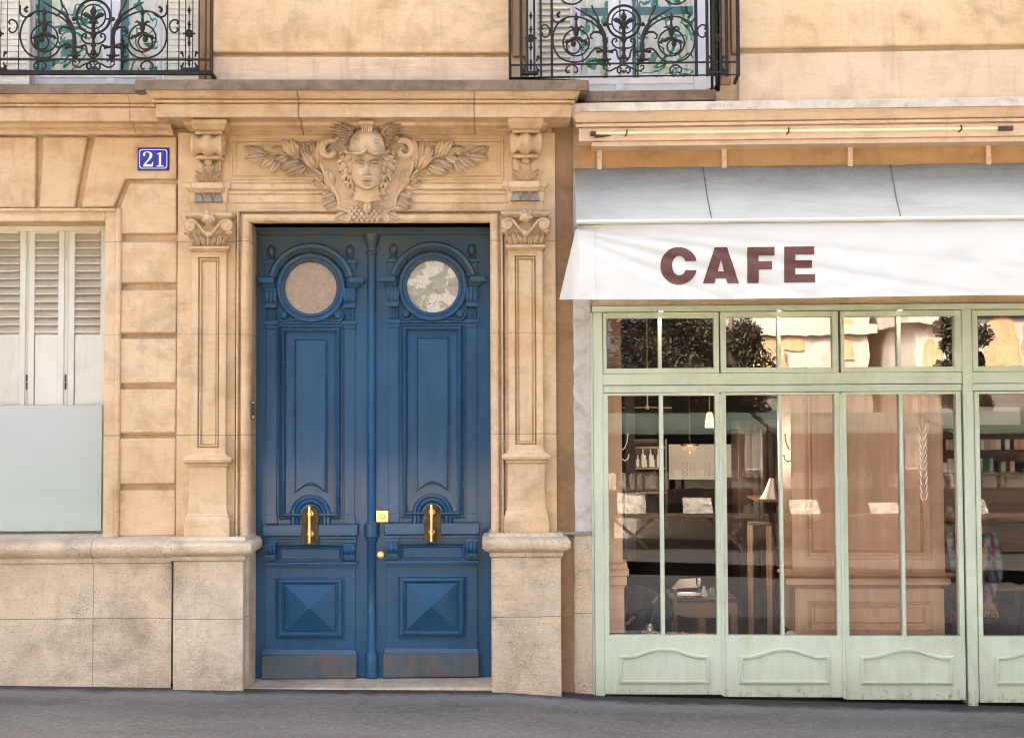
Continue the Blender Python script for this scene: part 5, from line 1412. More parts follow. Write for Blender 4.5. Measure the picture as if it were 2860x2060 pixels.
# ------------------------------------------------------------------ inside the cafe
M['wood'] = wood('light_oak', (0.88, 0.57, 0.34), (0.66, 0.39, 0.21))
M['woodh'] = wood('light_oak_rail', (0.88, 0.58, 0.36), (0.68, 0.41, 0.23), horizontal=True)
M['darkwood'] = wood('dark_wood', (0.06, 0.034, 0.021), (0.03, 0.018, 0.012))
M['midwood'] = wood('worn_table_wood', (0.30, 0.17, 0.09), (0.19, 0.10, 0.05), horizontal=True)
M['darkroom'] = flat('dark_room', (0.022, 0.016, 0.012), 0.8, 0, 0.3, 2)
M['chinawhite'] = flat('white_china', (0.80, 0.80, 0.78), 0.25, 0, 0.04)
M['navy'] = flat('navy_cloth', (0.016, 0.019, 0.034), 0.9, 0, 0.35, 40)
M['paper'] = flat('book_paper', (0.62, 0.54, 0.42), 0.8, 0, 0.4, 14)
M['sheet'] = flat('white_sheet', (0.86, 0.85, 0.80), 0.8, 0, 0.06, 3)
M['ink'] = flat('grey_ink', (0.28, 0.26, 0.24), 0.8)
M['glassware'] = glass('glassware', 0.25, (0.9, 0.93, 0.94), 0.0)
FL = -0.06; CE = 3.05; BK = 4.6
rx0, rx1 = BX(1656, 1300, 0.1), XR
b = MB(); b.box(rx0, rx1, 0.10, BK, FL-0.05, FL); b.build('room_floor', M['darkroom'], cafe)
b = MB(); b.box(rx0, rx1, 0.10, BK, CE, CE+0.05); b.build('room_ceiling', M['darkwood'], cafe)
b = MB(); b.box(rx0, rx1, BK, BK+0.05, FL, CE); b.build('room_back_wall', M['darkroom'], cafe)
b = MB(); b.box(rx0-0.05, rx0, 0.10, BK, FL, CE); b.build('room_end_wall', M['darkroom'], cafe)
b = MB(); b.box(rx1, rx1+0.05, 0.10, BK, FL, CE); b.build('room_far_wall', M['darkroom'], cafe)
def bp(px, py, d): return B.pt(px, py, d)
def bbox(mb, x0, y0, x1, y1, d0, d1): mb.pbox(B, x0, y0, x1, y1, d0, d1); return mb
zsl = BZ(1777, 0.1)
b = MB(); b.box(rx0, rx1, 0.052, 0.20, zsl-0.03, zsl); b.build('inner_sill', M['midwood'], cafe)
# left pillar
P1 = bpy.data.objects.new('oak_pillar', None); COL.objects.link(P1); P1.parent = cafe; P1['label'] = 'narrow oak pillar with two coat hooks'
b = MB(); xa = rx0+0.002
b.box(xa, bp(1737, 1250, 0.24).x, 0.24, 0.50, zsl, CE-0.002); b.build('shaft', M['wood'], P1, bevel=0.004)
b = MB()
for y0, y1, px, d in ((1573, 1590, 1752, 0.20), (1590, 1608, 1757, 0.185), (1608, 1634, 1751, 0.205), (1634, 1642, 1746, 0.225)):
    p = bp(px, y0, d); b.box(xa, p.x, d, 0.5, B.z(y1, d, 1720), p.z)
b.box(xa, bp(1744, 1700, 0.23).x, 0.23, 0.5, zsl, B.z(1642, 0.23, 1720)); b.build('base', M['woodh'], P1, bevel=0.005)
def hook(parent, px, py, sx, up):
    b = MB()
    pts = [(0, 42), (8*sx, 36), (14*sx, 20), (16*sx, 0)] if up else [(0, 4), (8*sx, 9), (16*sx, 4), (20*sx, -8)]
    b.tube([bp(px+x, py+y, 0.30) for x, y in pts], 0.005, 6); p = bp(px+pts[-1][0], py+pts[-1][1], 0.30); b.ball(p, 0.008, 0.008, 0.008, 8, 5)
    b.build('coat_hook', M['brass2'], parent)
M['brass2'] = flat('pale_brass', (0.85, 0.68, 0.45), 0.3, 0.6, 0.1)
hook(P1, 1737, 1214, 1, True); hook(P1, 1737, 1277, 1, False)
# large panelled pillar
P2 = bpy.data.objects.new('panelled_pillar', None); COL.objects.link(P2); P2.parent = cafe; P2['label'] = 'broad panelled oak pillar behind the folding doors'
D2 = 0.26
xl, xr = bp(2210, 1300, D2).x, bp(2622, 1300, D2).x
zt, zm0, zm1 = CE-0.002, B.z(1638, D2, 2400), B.z(1597, D2, 2400)
b = MB(); b.box(xl, xr, D2, D2+0.4, zsl, zt)
def wp(x0, y0, x1, y1, prof_, top=None):
    outs = []
    for ins, d in prof_:
        pa, pc = bp(x0+ins, y1-ins, D2), bp(x1-ins, y0+ins, D2); zt_2 = pc.z if top is None else top
        outs.append([(pa.x, d, pa.z), (pc.x, d, pa.z), (pc.x, d, zt_2), (pa.x, d, zt_2)])
    return outs
b.build('core', M['wood'], P2)
b = MB()
b.rings(wp(2210, 900, 2622, 1596, ((0, D2), (0, D2-0.05), (36, D2-0.05), (39, D2-0.058), (42, D2-0.055), (50, D2-0.03), (54, D2-0.035), (58, D2-0.02), (61, D2-0.004)), top=zt-0.01))
b.build('upper_panel', M['wood'], P2, smooth=30)
b = MB()
b.rings(wp(2218, 1640, 2630, 1790, ((0, D2), (0, D2-0.06), (32, D2-0.06), (36, D2-0.068), (40, D2-0.06), (48, D2-0.04), (52, D2-0.045), (56, D2-0.02))))
b.build('lower_panel', M['wood'], P2, smooth=30)
b = MB(); dl_ = lambda y, d: B.z(y, d, 2420)
pf = [(0.0, dl_(1596, D2)), (0.06, dl_(1597, 0.2)), (0.10, dl_(1600, 0.16)), (0.112, dl_(1606, 0.15)), (0.10, dl_(1613, 0.16)), (0.085, dl_(1615, 0.175)), (0.085, dl_(1634, 0.175)), (0.07, dl_(1637, 0.19)), (0.0, dl_(1640, D2))]
b.sweep([(xl, D2+0.2), (xl, D2), (xr, D2), (xr, D2+0.2)], [(o-0.03, z) for o, z in pf]); b.build('dado_rail', M['woodh'], P2, smooth=40)
hook(P2, 2209, 1214, -1, True); hook(P2, 2209, 1280, -1, False)
# stencilled wheat ear on the pane
b = MB(); M['stencil'] = flat('cream_stencil', (0.80, 0.68, 0.50), 0.6)
for i in range(10):
    y = 1186+i*21; xx = 2576 + i*0.5
    for s in (-1, 1):
        pts = [(xx+s*2, y+24), (xx+s*9, y), (xx+s*12, y-2), (xx+s*8, y+18)]
        b.add([bp(x, yy, 0.0065) for x, yy in pts], [(0, 1, 2, 3)])
b.add([bp(x, y, 0.0065) for x, y in ((2575, 1190), (2578, 1165), (2579, 1165), (2578, 1190))], [(0, 1, 2, 3)])
b.build('wheat_stencil', M['stencil'], cafe)
# dark post and back shelf
b = MB(); bbox(b, 1748, 1090, 1774, 1565, 0.62, 0.74); o = b.build('wooden_post', M['darkwood'], cafe)
SH = B.root('wall_shelf'); tag(SH, 'dark wall shelf with bottles behind the leftmost folding door', 'shelf')
for y in (1246, 1304, 1372):
    b = MB(); bbox(b, 1775, y, 1862, y+6, 3.0, 3.3); b.build('board', M['midwood'], SH)
b = MB(); bbox(b, 1770, 1225, 1776, 1470, 3.0, 3.3); bbox(b, 1858, 1225, 1864, 1470, 3.0, 3.3); b.build('side', M['darkwood'], SH)
b = MB(); bbox(b, 1776, 1225, 1858, 1470, 3.32, 3.34); b.build('back', M['darkwood'], SH)
bz_ = B.z(1304, 3.1, 1800)+0.001
for i in range(11):
    x = bp(1781+i*7.2, 1300, 3.1).x; b = MB(); h = 0.11 + 0.03*((i*7) % 3)
    b.lathe((x, 3.1, bz_), [(0.017, 0), (0.018, h*0.6), (0.007, h*0.75), (0.007, h)], 10)
    tag(b.build('bottle', [M['chinawhite'], M['glassware'], M['sheet']][i % 3], None, fr=B), 'pale little bottle in the row on the dark back shelf', 'bottle', 'bottles on the back shelf')
# printed sheet at the back, blank white sheets added for bright window light
def sheet(x0, y0, x1, y1, d, label, lines):
    T = B.root('pale_sheet'); tag(T, label, 'notice sheet')
    b = MB(); bbox(b, x0, y0, x1, y1, d, d+0.01); b.build('paper', M['sheet'], T)
    if lines:
        b = MB(); rnd = random.Random(4)
        for i in range(4):
            for j in range(3):
                if rnd.random() < 0.75:
                    xx, yy = x0+(x1-x0)*(0.30+0.16*i), y0+(y1-y0)*(0.52+0.14*j); w, h = (x1-x0)*0.10, (y1-y0)*0.09
                    for (a, c, e, f) in ((xx, yy, xx+w, yy+0.9), (xx, yy+h, xx+w, yy+h+0.9), (xx, yy, xx+0.9, yy+h), (xx+w, yy, xx+w+0.9, yy+h)): bbox(b, a, c, e, f, d-0.003, d)
        b.build('printed_lines', M['ink'], T)
sheet(1868, 1240, 1997, 1338, 3.4, 'white printed sheet behind the dish lamp in the leftmost folding door', True)
sheet(2026, 1240, 2057, 1332, 3.4, 'narrow blank white sheet in place of bright window light', False)
sheet(2628, 1142, 2664, 1196, 2.6, 'small white sheet in place of bright window light beside the broad oak pillar', False)
# lamps
M['opalglow'] = emit('opal_glow', (1.0, 0.80, 0.60), 0.11); M['bulbglow'] = emit('bulb_glow', (1.0, 0.90, 0.75), 0.8); M['dishglow'] = emit('dish_glow', (1.0, 0.62, 0.36), 0.07)
T = B.root('pendant_lamp'); tag(T, 'glowing tulip glass pendant lamp with bright bulb', 'lamp')
p = bp(1982, 1180, 1.4)
b = MB(); b.lathe(p, [(0.016, 0.085), (0.026, 0.07), (0.034, 0.02), (0.040, -0.02), (0.036, -0.042)], 16); b.build('shade', M['opalglow'], T, smooth=60)
b = MB(); b.ball((p.x+0.004, p.y-0.035, p.z-0.012), 0.014, 0.014, 0.017); b.build('bulb', M['bulbglow'], T)
b = MB(); b.tube([(p.x, p.y, p.z+0.08), (p.x, p.y, CE)], 0.006, 6); b.build('stem', M['oldbrass'], T)
T = B.root('dish_lamp'); tag(T, 'orange glass dish lamp hanging before the white printed sheet', 'lamp')
p = bp(1926, 1246, 2.2)
b = MB(); b.lathe(p, [(0.072, 0.0), (0.066, -0.016), (0.045, -0.032), (0.015, -0.040)], 20); b.build('dish', M['dishglow'], T, smooth=60)
b = MB(); b.lathe(p, [(0.076, 0.004), (0.078, 0.022), (0.05, 0.03)], 20); b.ball((p.x, p.y, p.z-0.046), 0.012, 0.012, 0.012); b.tube([(p.x, p.y, p.z+0.03), (p.x, p.y, CE)], 0.006, 6); b.build('metal_rim', M['darkwood'], T)
for loc, e in ((bp(1982, 1185, 1.35), 1.6), (bp(1926, 1262, 2.15), 2.5)):
    ld = bpy.data.lights.new('room_lamp', 'POINT'); ld.energy = e; ld.color = (1, 0.78, 0.55); ld.shadow_soft_size = 0.05
    lo = bpy.data.objects.new('room_lamp', ld); COL.objects.link(lo); lo.location = B.m @ (loc + Vector((0, -0.06, -0.06))); lo['kind'] = 'helper'
T = B.root('chandelier'); tag(T, 'brass chandelier with thin arms near the ceiling behind the leftmost folding door', 'chandelier')
p = bp(1808, 1137, 1.2); b = MB(); b.tube([p, (p.x, p.y, CE)], 0.006, 6); b.box(p.x-0.012, p.x+0.012, p.y-0.012, p.y+0.012, p.z-0.015, p.z+0.015)
b.build('stem', M['brass2'], T); b = MB(); b.tube([(p.x-0.19, p.y, p.z-0.004), (p.x, p.y, p.z), (p.x+0.19, p.y, p.z-0.004)], 0.004, 6); b.build('arm', M['brass2'], T)
# table with plates
TB = B.root('cafe_table'); tag(TB, 'low wooden cafe table laid with plates behind the leftmost folding door', 'table')
dT1 = 0.75; zt1 = B.z(1671, dT1, 1940); xt0, xt1 = bp(1872, 1680, dT1).x, bp(2060, 1680, dT1).x
b = MB(); b.box(xt0, xt1, dT1, dT1+0.6, zt1-0.028, zt1); b.build('tabletop', M['darkwood'], TB, bevel=0.008)
b = MB(); ol = [(xt0+0.02, zt1-0.030), (xt1-0.02, zt1-0.030)]; zz = B.z(1726, dT1, 1940)
for i in range(13):
    t = i/12; ol.append((xt1-0.02+(xt0-xt1+0.04)*t, zz+0.05*(abs(t-0.5)*2)**4))
b.prism(ol, dT1+0.02, dT1+0.045); b.build('apron', M['midwood'], TB)
for px in (1962, 2052):
    b = MB(); x = bp(px, 1740, dT1).x; b.box(x-0.028, x+0.028, dT1+0.03, dT1+0.085, FL, zt1-0.03); b.box(x-0.028, x+0.028, dT1+0.5, dT1+0.55, FL, zt1-0.03); b.build('leg', M['midwood'], TB, bevel=0.004)
def top_thing(px, d, prof_, mat, name, label, cat, n=18):
    x = bp(px, 1668, d).x; b = MB(); b.lathe((x, d, zt1+0.001), prof_, n); return tag(b.build(name, M[mat], None, fr=B, smooth=50), label, cat)
top_thing(1922, dT1+0.14, [(0.05, 0), (0.115, 0.016), (0.12, 0.018), (0.11, 0.015), (0.06, 0.006)], 'chinawhite', 'plate', 'white dinner plate on the cafe table', 'plate')
top_thing(1966, dT1+0.12, [(0.022, 0), (0.024, 0.01), (0.013, 0.062), (0.010, 0.066), (0.011, 0.075), (0.004, 0.08)], 'chinawhite', 'salt_shaker', 'white conical salt shaker on the cafe table', 'salt shaker')
top_thing(1953, dT1+0.22, [(0.026, 0), (0.006, 0.006), (0.005, 0.06), (0.022, 0.075), (0.026, 0.11), (0.024, 0.13)], 'glassware', 'wine_glass', 'stemmed wine glass beside the white salt shaker', 'wine glass')
top_thing(1990, dT1+0.15, [(0.024, 0), (0.026, 0.07)], 'glassware', 'tumbler', 'clear tumbler right of the white salt shaker', 'tumbler')
b = MB(); x0_, x1_ = bp(1880, 1668, dT1+0.05).x, bp(1944, 1668, dT1+0.05).x
b.grid(lambda u, v: (x0_+(x1_-x0_)*u, dT1+0.02+0.12*v, zt1+0.004+0.006*math.sin(u*9+v*3)**2), 14, 6); tag(b.build('napkin', M['sheet'], None, fr=B), 'crumpled white napkin at the front of the cafe table', 'napkin')
b = MB(); xm = bp(1908, 1650, dT1+0.4).x; b.add([(xm-0.10, dT1+0.36, zt1+0.03), (xm+0.13, dT1+0.36, zt1+0.045), (xm+0.16, dT1+0.5, zt1+0.10), (xm-0.02, dT1+0.5, zt1+0.09)], [(0, 1, 2, 3)])
b.add([(xm-0.10, dT1+0.37, zt1+0.0), (xm+0.13, dT1+0.37, zt1+0.0), (xm+0.13, dT1+0.36, zt1+0.045), (xm-0.10, dT1+0.36, zt1+0.03)], [(0, 1, 2, 3)]); tag(b.build('menu_card', M['darkwood'], None, fr=B), 'dark folded menu card standing on the cafe table', 'menu card')
x = bp(1815, 1770, 0.13).x; b = MB(); b.lathe((x, 0.13, zsl+0.001), [(0.036, 0.0), (0.040, 0.074), (0.037, 0.074), (0.033, 0.01)], 20); tag(b.build('tumbler', M['glassware'], None, fr=B, smooth=50), 'clear tumbler alone on the inner sill', 'tumbler')
x = bp(2207, 1772, 0.13).x; b = MB(); b.ball((x, 0.12, zsl+0.018), 0.036, 0.03, 0.02); tag(b.build('crumpled_cloth', M['enamel_white'], None, fr=B), 'crumpled pale cloth on the sill at the foot of the broad pillar', 'cloth')
# chair with navy jacket
CH = B.root('wooden_chair'); tag(CH, 'wooden chair under a navy jacket behind the leftmost folding door', 'chair')
dc = 0.55; xc = bp(1812, 1700, dc).x; seat = B.z(1762, dc, 1812)
for sx in (-0.19, 0.19):
    b = MB(); b.tube([(xc+sx, dc, FL), (xc+sx, dc, seat), (xc+sx, dc-0.05, B.z(1640, dc, 1812))], 0.016, 8); b.build('back_post', M['midwood'], CH)
    b = MB(); b.tube([(xc+sx, dc+0.38, FL), (xc+sx, dc+0.38, seat)], 0.016, 8); b.build('front_leg', M['midwood'], CH)
b = MB(); b.box(xc-0.21, xc+0.21, dc-0.01, dc+0.4, seat-0.02, seat+0.015); b.build('seat', M['midwood'], CH, bevel=0.006)
b = MB(); pa, pb_ = bp(1750, 1742, dc-0.13), bp(1838, 1668, dc-0.13); b.tube([pa, pb_], 0.014, 8); b.build('brace', M['midwood'], CH)
JK = MB()
def jacket(u, v):
    px = 1748 + 128*u; topy = 1628 + 58*u**2.2 + 14*(1-min(1, u*5)); boty = 1782
    py = topy + (boty-topy)*v
    dd = dc-0.10 - 0.06*math.sin(math.pi*u) + 0.03*math.sin(u*11+v*2) + 0.02*math.sin(v*9+u*5) + 0.09*(1-v)**6
    return bp(px, py, dd)
JK.grid(jacket, 40, 30); tag(JK.build('jacket', M['navy'], None, fr=B, smooth=70), 'dark navy jacket draped over the wooden chair', 'jacket')
# dark case and seat added in place of reflections in the glass, white cloth
CB = B.root('reflection_case'); tag(CB, 'tall dark wooden case standing in for a reflection left of the broad pillar', 'reflection_case')
dcb = 2.3; x0_, x1_ = bp(2062, 1300, dcb).x, bp(2215, 1300, dcb).x
b = MB(); b.box(x0_, x1_, dcb, dcb+0.5, FL, B.z(1172, dcb, 2130)); b.build('reflection_case_body', M['darkwood'], CB, bevel=0.006)
for a0, a1 in ((2068, 2096), (2104, 2142), (2148, 2208)):
    b = MB(); xa_, xb_ = bp(a0, 1350, dcb-0.02).x, bp(a1, 1350, dcb-0.02).x; b.rings([rect_out(xa_, FL+0.1, xb_, B.z(1182, dcb, 2130), i, y) for i, y in ((0, dcb), (0, dcb-0.025), (0.04, dcb-0.025), (0.055, dcb-0.008))]); b.build('reflection_case_door', M['darkwood'], CB)
ST = B.root('reflection_stool'); tag(ST, 'tall wooden seat with turned legs standing in for a reflection', 'reflection_stool')
ds = 1.5; zs_ = B.z(1457, ds, 2120); xs_ = bp(2121, 1457, ds).x
b = MB(); b.box(xs_-0.085, xs_+0.085, ds-0.085, ds+0.085, zs_-0.02, zs_); b.build('seat', M['midwood'], ST, bevel=0.005)
for sx in (-1, 1):
    for sy in (-1, 1):
        b = MB(); h = zs_-0.02-FL; b.lathe((xs_+sx*0.075, ds+sy*0.075, FL), [(0.009, 0), (0.012, h*0.5), (0.016, h*0.78), (0.009, h*0.82), (0.016, h*0.9), (0.010, h)], 10); b.build('leg', M['wood'], ST)
b = MB()
wx0, wx1 = bp(2122, 1350, ds+0.2).x, bp(2176, 1350, ds+0.2).x; wz0, wz1 = B.z(1392, ds+0.2, 2150), B.z(1335, ds+0.2, 2150)
def cl(u, v):
    a = 2*math.pi*u; r = (1-0.75*v**0.7)
    return ((wx0+wx1)/2+0.02*v+(wx1-wx0)/2*r*math.cos(a)*(1+0.1*math.sin(3*a)), ds+0.2+0.06*r*math.sin(a)*(1+0.15*math.sin(5*a)), wz0+(wz1-wz0)*v)
b.grid(cl, 32, 12); tag(b.build('cloth_bundle', M['sheet'], None, fr=B, smooth=60), 'white cloth bundle on a small side shelf', 'cloth')
b = MB(); b.box(wx0-0.03, wx1+0.0, ds+0.1, dcb-0.001, wz0-0.02, wz0-0.001); b.build('reflection_case_shelf', M['midwood'], CB)
# shelves at the right
RS = B.root('book_shelf'); tag(RS, 'dark shelving with books behind the far right folding door', 'shelf')
drs = 2.4
for y in (1198, 1256, 1318, 1462):
    b = MB(); bbox(b, 2612, y, 2960, y+(28 if y == 1198 else 8), drs, drs+0.3); b.build('board', M['darkwood'], RS)
b = MB(); bbox(b, 2612, 1100, 2960, 1540, drs+0.31, drs+0.34); b.build('back', M['midwood'], RS)
rnd = random.Random(12)
for y in (1256, 1318):
    z0 = B.z(y, drs, 2760)+0.001; x = bp(2616, 1300, drs).x; xe = bp(2900, 1300, drs).x
    while x < xe:
        w = rnd.uniform(0.025, 0.06); h = rnd.uniform(0.07, 0.13)
        b = MB(); b.box(x, x+w-0.004, drs+0.04, drs+0.2, z0, z0+h)
        tag(b.build('book', M[rnd.choice(('sheet', 'paper', 'navy', 'chinawhite', 'slat', 'woodh', 'greencloth'))] if True else None, None, fr=B), 'book standing in the packed rows of the dark shelving', 'book', 'books on the dark shelving')
        x += w*rnd.choice((1, 1, 1, 1.7))
b = MB(); bbox(b, 2735, 1135, 2850, 1186, drs+0.05, drs+0.06); tag(b.build('window_light_sheet', M['sheet'], None, fr=B), 'wide pale sheet in place of bright window light above the dark shelving', 'window_light_sheet')  # flat white sheet added for a bright patch of window light
# bowl on a ledge
LG = B.root('side_table'); tag(LG, 'narrow dark side table with a white bowl in the far right window', 'side table')
dl2 = 1.3; zl = B.z(1634, dl2, 2762); b = MB(); xq = bp(2766, 1640, dl2).x; b.box(xq-0.20, xq+0.24, dl2-0.1, dl2+0.25, zl-0.03, zl); b.build('tabletop', M['midwood'], LG, bevel=0.004)
for sx in (-0.17, 0.21):
    b = MB(); b.box(xq+sx-0.02, xq+sx+0.02, dl2+0.02, dl2+0.06, FL, zl-0.03); b.build('leg', M['darkwood'], LG)
b = MB(); b.lathe((xq-0.01, dl2, zl+0.001), [(0.028, 0), (0.03, 0.012), (0.056, 0.045), (0.062, 0.075), (0.055, 0.098), (0.058, 0.104), (0.053, 0.10)], 22); b.lathe((xq-0.055, dl2, zl+0.06), [(0.012, -0.012), (0.016, 0.0), (0.012, 0.012)], 10, 'x')
tag(b.build('bowl', M['chinawhite'], None, fr=B, smooth=60), 'white footed china bowl on the narrow side table', 'bowl')
# leaning patterned cloth bag
M['patterned'] = flat('dark_patterned_cloth', (0.065, 0.066, 0.058), 0.9, 0, 0.9, 26)
b = MB()
def bag(u, v):
    px = 2636+6*v*2+ (34*u)*(1-0.15*v)+22*v*v; py = 1628 + 150*v
    return bp(px, py, 0.36+0.08*v-0.05*math.sin(math.pi*u)+0.01*math.sin(v*12+u*4))
b.grid(bag, 14, 20); tag(b.build('shawl', M['patterned'], None, fr=B, smooth=70), 'dark patterned shawl hanging beside the broad oak pillar', 'shawl')
# reader in the plaid shirt
def skin_mesh(name, nodes, edges, mat, parent, sub=2):
    bm = bmesh.new(); ly = bm.verts.layers.skin.verify(); vs = {}
    for i, (k, (p, r)) in enumerate(nodes.items()):
        v = bm.verts.new(p); rr = r if isinstance(r, tuple) else (r, r); v[ly].radius = rr; v[ly].use_root = (i == 0); vs[k] = v
    for a, c in edges: bm.edges.new((vs[a], vs[c]))
    me = bpy.data.meshes.new(name); bm.to_mesh(me); bm.free(); me.materials.append(mat)
    o = bpy.data.objects.new(name, me); COL.objects.link(o); o.parent = parent
    m = o.modifiers.new('skin', 'SKIN'); m.use_smooth_shade = True
    s = o.modifiers.new('sub', 'SUBSURF'); s.levels = sub; s.render_levels = sub
    return o
def plaid():
    m, nt = mk('plaid_shirt'); tc = nt.nodes.new('ShaderNodeTexCoord'); sp = N(nt, 'SeparateXYZ', Vector=tc.outputs['Object'])
    sx = math_(nt, 'SINE', math_(nt, 'MULTIPLY', sp.outputs[0], 95)); sz = math_(nt, 'SINE', math_(nt, 'MULTIPLY', sp.outputs[2], 80))
    col = mixc(nt, remap(nt, sx, 0.2, 0.5), (0.26, 0.33, 0.34), (0.19, 0.05, 0.07)); col = mixc(nt, math_(nt, 'MULTIPLY', remap(nt, sz, 0.3, 0.6), 0.6), col, (0.07, 0.08, 0.11))
    finish(nt, col, 0.9, spec=0.2); return m
M['plaid'] = plaid(); M['skin'] = flat('skin', (0.56, 0.33, 0.23), 0.5, 0, 0.06); M['hair'] = flat('brown_hair', (0.045, 0.028, 0.018), 0.6, 0, 0.3, 40)
PR = B.root('person'); tag(PR, 'seated reader in a plaid shirt holding an open book in the far right window', 'person')
dp = 0.85
hx = bp(2714, 1430, dp).x; zh = 1.12
sh = bp(2772, 1505, dp-0.02); el = bp(2784, 1600, dp-0.08); wr = bp(2757, 1682, dp-0.28)
Lx = hx-(sh.x-hx)
nd = {'pelvis': ((hx, dp+0.08, 0.42), (0.15, 0.11)), 'waist': ((hx, dp+0.06, 0.60), (0.13, 0.095)), 'chest': ((hx, dp+0.04, 0.80), (0.16, 0.11)), 'neckb': ((hx, dp+0.02, 0.95), (0.06, 0.06)), 'neck': ((hx, dp, 1.00), 0.05),
      'jaw': ((hx, dp-0.03, 1.05), (0.062, 0.065)), 'skull': ((hx, dp-0.01, 1.14), (0.075, 0.09)), 'crown': ((hx, dp+0.0, 1.21), (0.05, 0.06)), 'nose': ((hx, dp-0.115, 1.105), 0.013),
      'shR': (tuple(sh), 0.055), 'elR': (tuple(el), 0.042), 'wrR': (tuple(wr), 0.027), 'shL': ((Lx, dp, sh.z), 0.055), 'elL': ((Lx-0.03, dp-0.05, el.z), 0.042), 'wrL': ((hx+0.02, dp-0.30, wr.z-0.0), 0.027),
      'hipR': ((hx+0.10, dp+0.02, 0.42), 0.09), 'knR': ((hx+0.13, dp-0.42, 0.47), 0.06), 'anR': ((hx+0.13, dp-0.40, 0.06), 0.04), 'toR': ((hx+0.14, dp-0.55, 0.0), 0.035),
      'hipL': ((hx-0.10, dp+0.02, 0.42), 0.09), 'knL': ((hx-0.12, dp-0.42, 0.47), 0.06), 'anL': ((hx-0.12, dp-0.40, 0.06), 0.04), 'toL': ((hx-0.13, dp-0.55, 0.0), 0.035)}
ed = [('pelvis','waist'),('waist','chest'),('chest','neckb'),('neckb','neck'),('neck','jaw'),('jaw','skull'),('skull','crown'),('skull','nose'),('chest','shR'),('shR','elR'),('elR','wrR'),('chest','shL'),('shL','elL'),('elL','wrL'),
      ('pelvis','hipR'),('hipR','knR'),('knR','anR'),('anR','toR'),('pelvis','hipL'),('hipL','knL'),('knL','anL'),('anL','toL')]
for S, w_, sg in (('R', wr, -1), ('L', Vector(nd['wrL'][0]), 1)):
    pm = Vector((w_.x+sg*0.02, w_.y-0.05, w_.z-0.03)); nd['pm'+S] = (tuple(pm), (0.036, 0.018)); ed.append(('wr'+S, 'pm'+S))
    for i, (dx, ln) in enumerate(((-0.028, 0.062), (-0.010, 0.075), (0.009, 0.07), (0.027, 0.055))):
        a = (pm.x+dx, pm.y-0.025, pm.z-0.012); c = (pm.x+dx*1.15, pm.y-0.025-ln*0.5, pm.z-0.03); e = (pm.x+dx*1.1, pm.y-0.025-ln*0.75, pm.z-0.03-ln*0.45)
        nd['f%s%da' % (S, i)] = (a, 0.009); nd['f%s%db' % (S, i)] = (c, 0.0085); nd['f%s%dc' % (S, i)] = (e, 0.007); ed += [('pm'+S, 'f%s%da' % (S, i)), ('f%s%da' % (S, i), 'f%s%db' % (S, i)), ('f%s%db' % (S, i), 'f%s%dc' % (S, i))]
    nd['t%sa' % S] = ((w_.x+sg*0.055, w_.y-0.03, w_.z-0.02), 0.011); nd['t%sb' % S] = ((w_.x+sg*0.075, w_.y-0.065, w_.z-0.02), 0.009); ed += [('pm'+S, 't%sa' % S), ('t%sa' % S, 't%sb' % S)]
skin_mesh('body', nd, ed, M['skin'], PR)
def grow(keys, k): return {q: (nd[q][0], tuple(x+k for x in nd[q][1]) if isinstance(nd[q][1], tuple) else nd[q][1]+k) for q in keys}
sk = ['pelvis', 'waist', 'chest', 'neckb', 'shR', 'elR', 'wrR', 'shL', 'elL', 'wrL']
skin_mesh('shirt', grow(sk, 0.014), [e for e in ed if e[0] in sk and e[1] in sk], M['plaid'], PR)
tk = ['pelvis', 'hipR', 'knR', 'anR', 'hipL', 'knL', 'anL']
skin_mesh('trousers', grow(tk, 0.018), [e for e in ed if e[0] in tk and e[1] in tk], M['navy'], PR)
b = MB(); b.ball((hx, dp+0.015, 1.165), 0.088, 0.10, 0.085, 18, 12); b.build('hair', M['hair'], PR, smooth=80)
for s in (-1, 1):
    b = MB(); b.ball((hx+s*0.028, dp-0.086, 1.135), 0.011, 0.008, 0.009); b.build('eye', M['ink'], PR)
    b = MB(); b.ball((hx+s*0.08, dp-0.0, 1.115), 0.012, 0.02, 0.032); b.build('ear', M['skin'], PR)
b = MB(); xb_ = bp(2773, 1714, dp-0.38); 
b.grid(lambda u, v: (xb_.x-0.085+0.17*u, xb_.y-0.01+0.12*v, xb_.z-0.014+0.03*abs(math.sin(math.pi*u))**0.6+0.03*v), 20, 4)
b.grid(lambda u, v: (xb_.x-0.088+0.176*u, xb_.y-0.012+0.124*v, xb_.z-0.024+0.03*abs(math.sin(math.pi*u))**0.6+0.03*v), 20, 4)
tag(b.build('open_book', M['sheet'], None, fr=B, smooth=70), 'open book held low by the reader in the plaid shirt', 'book')
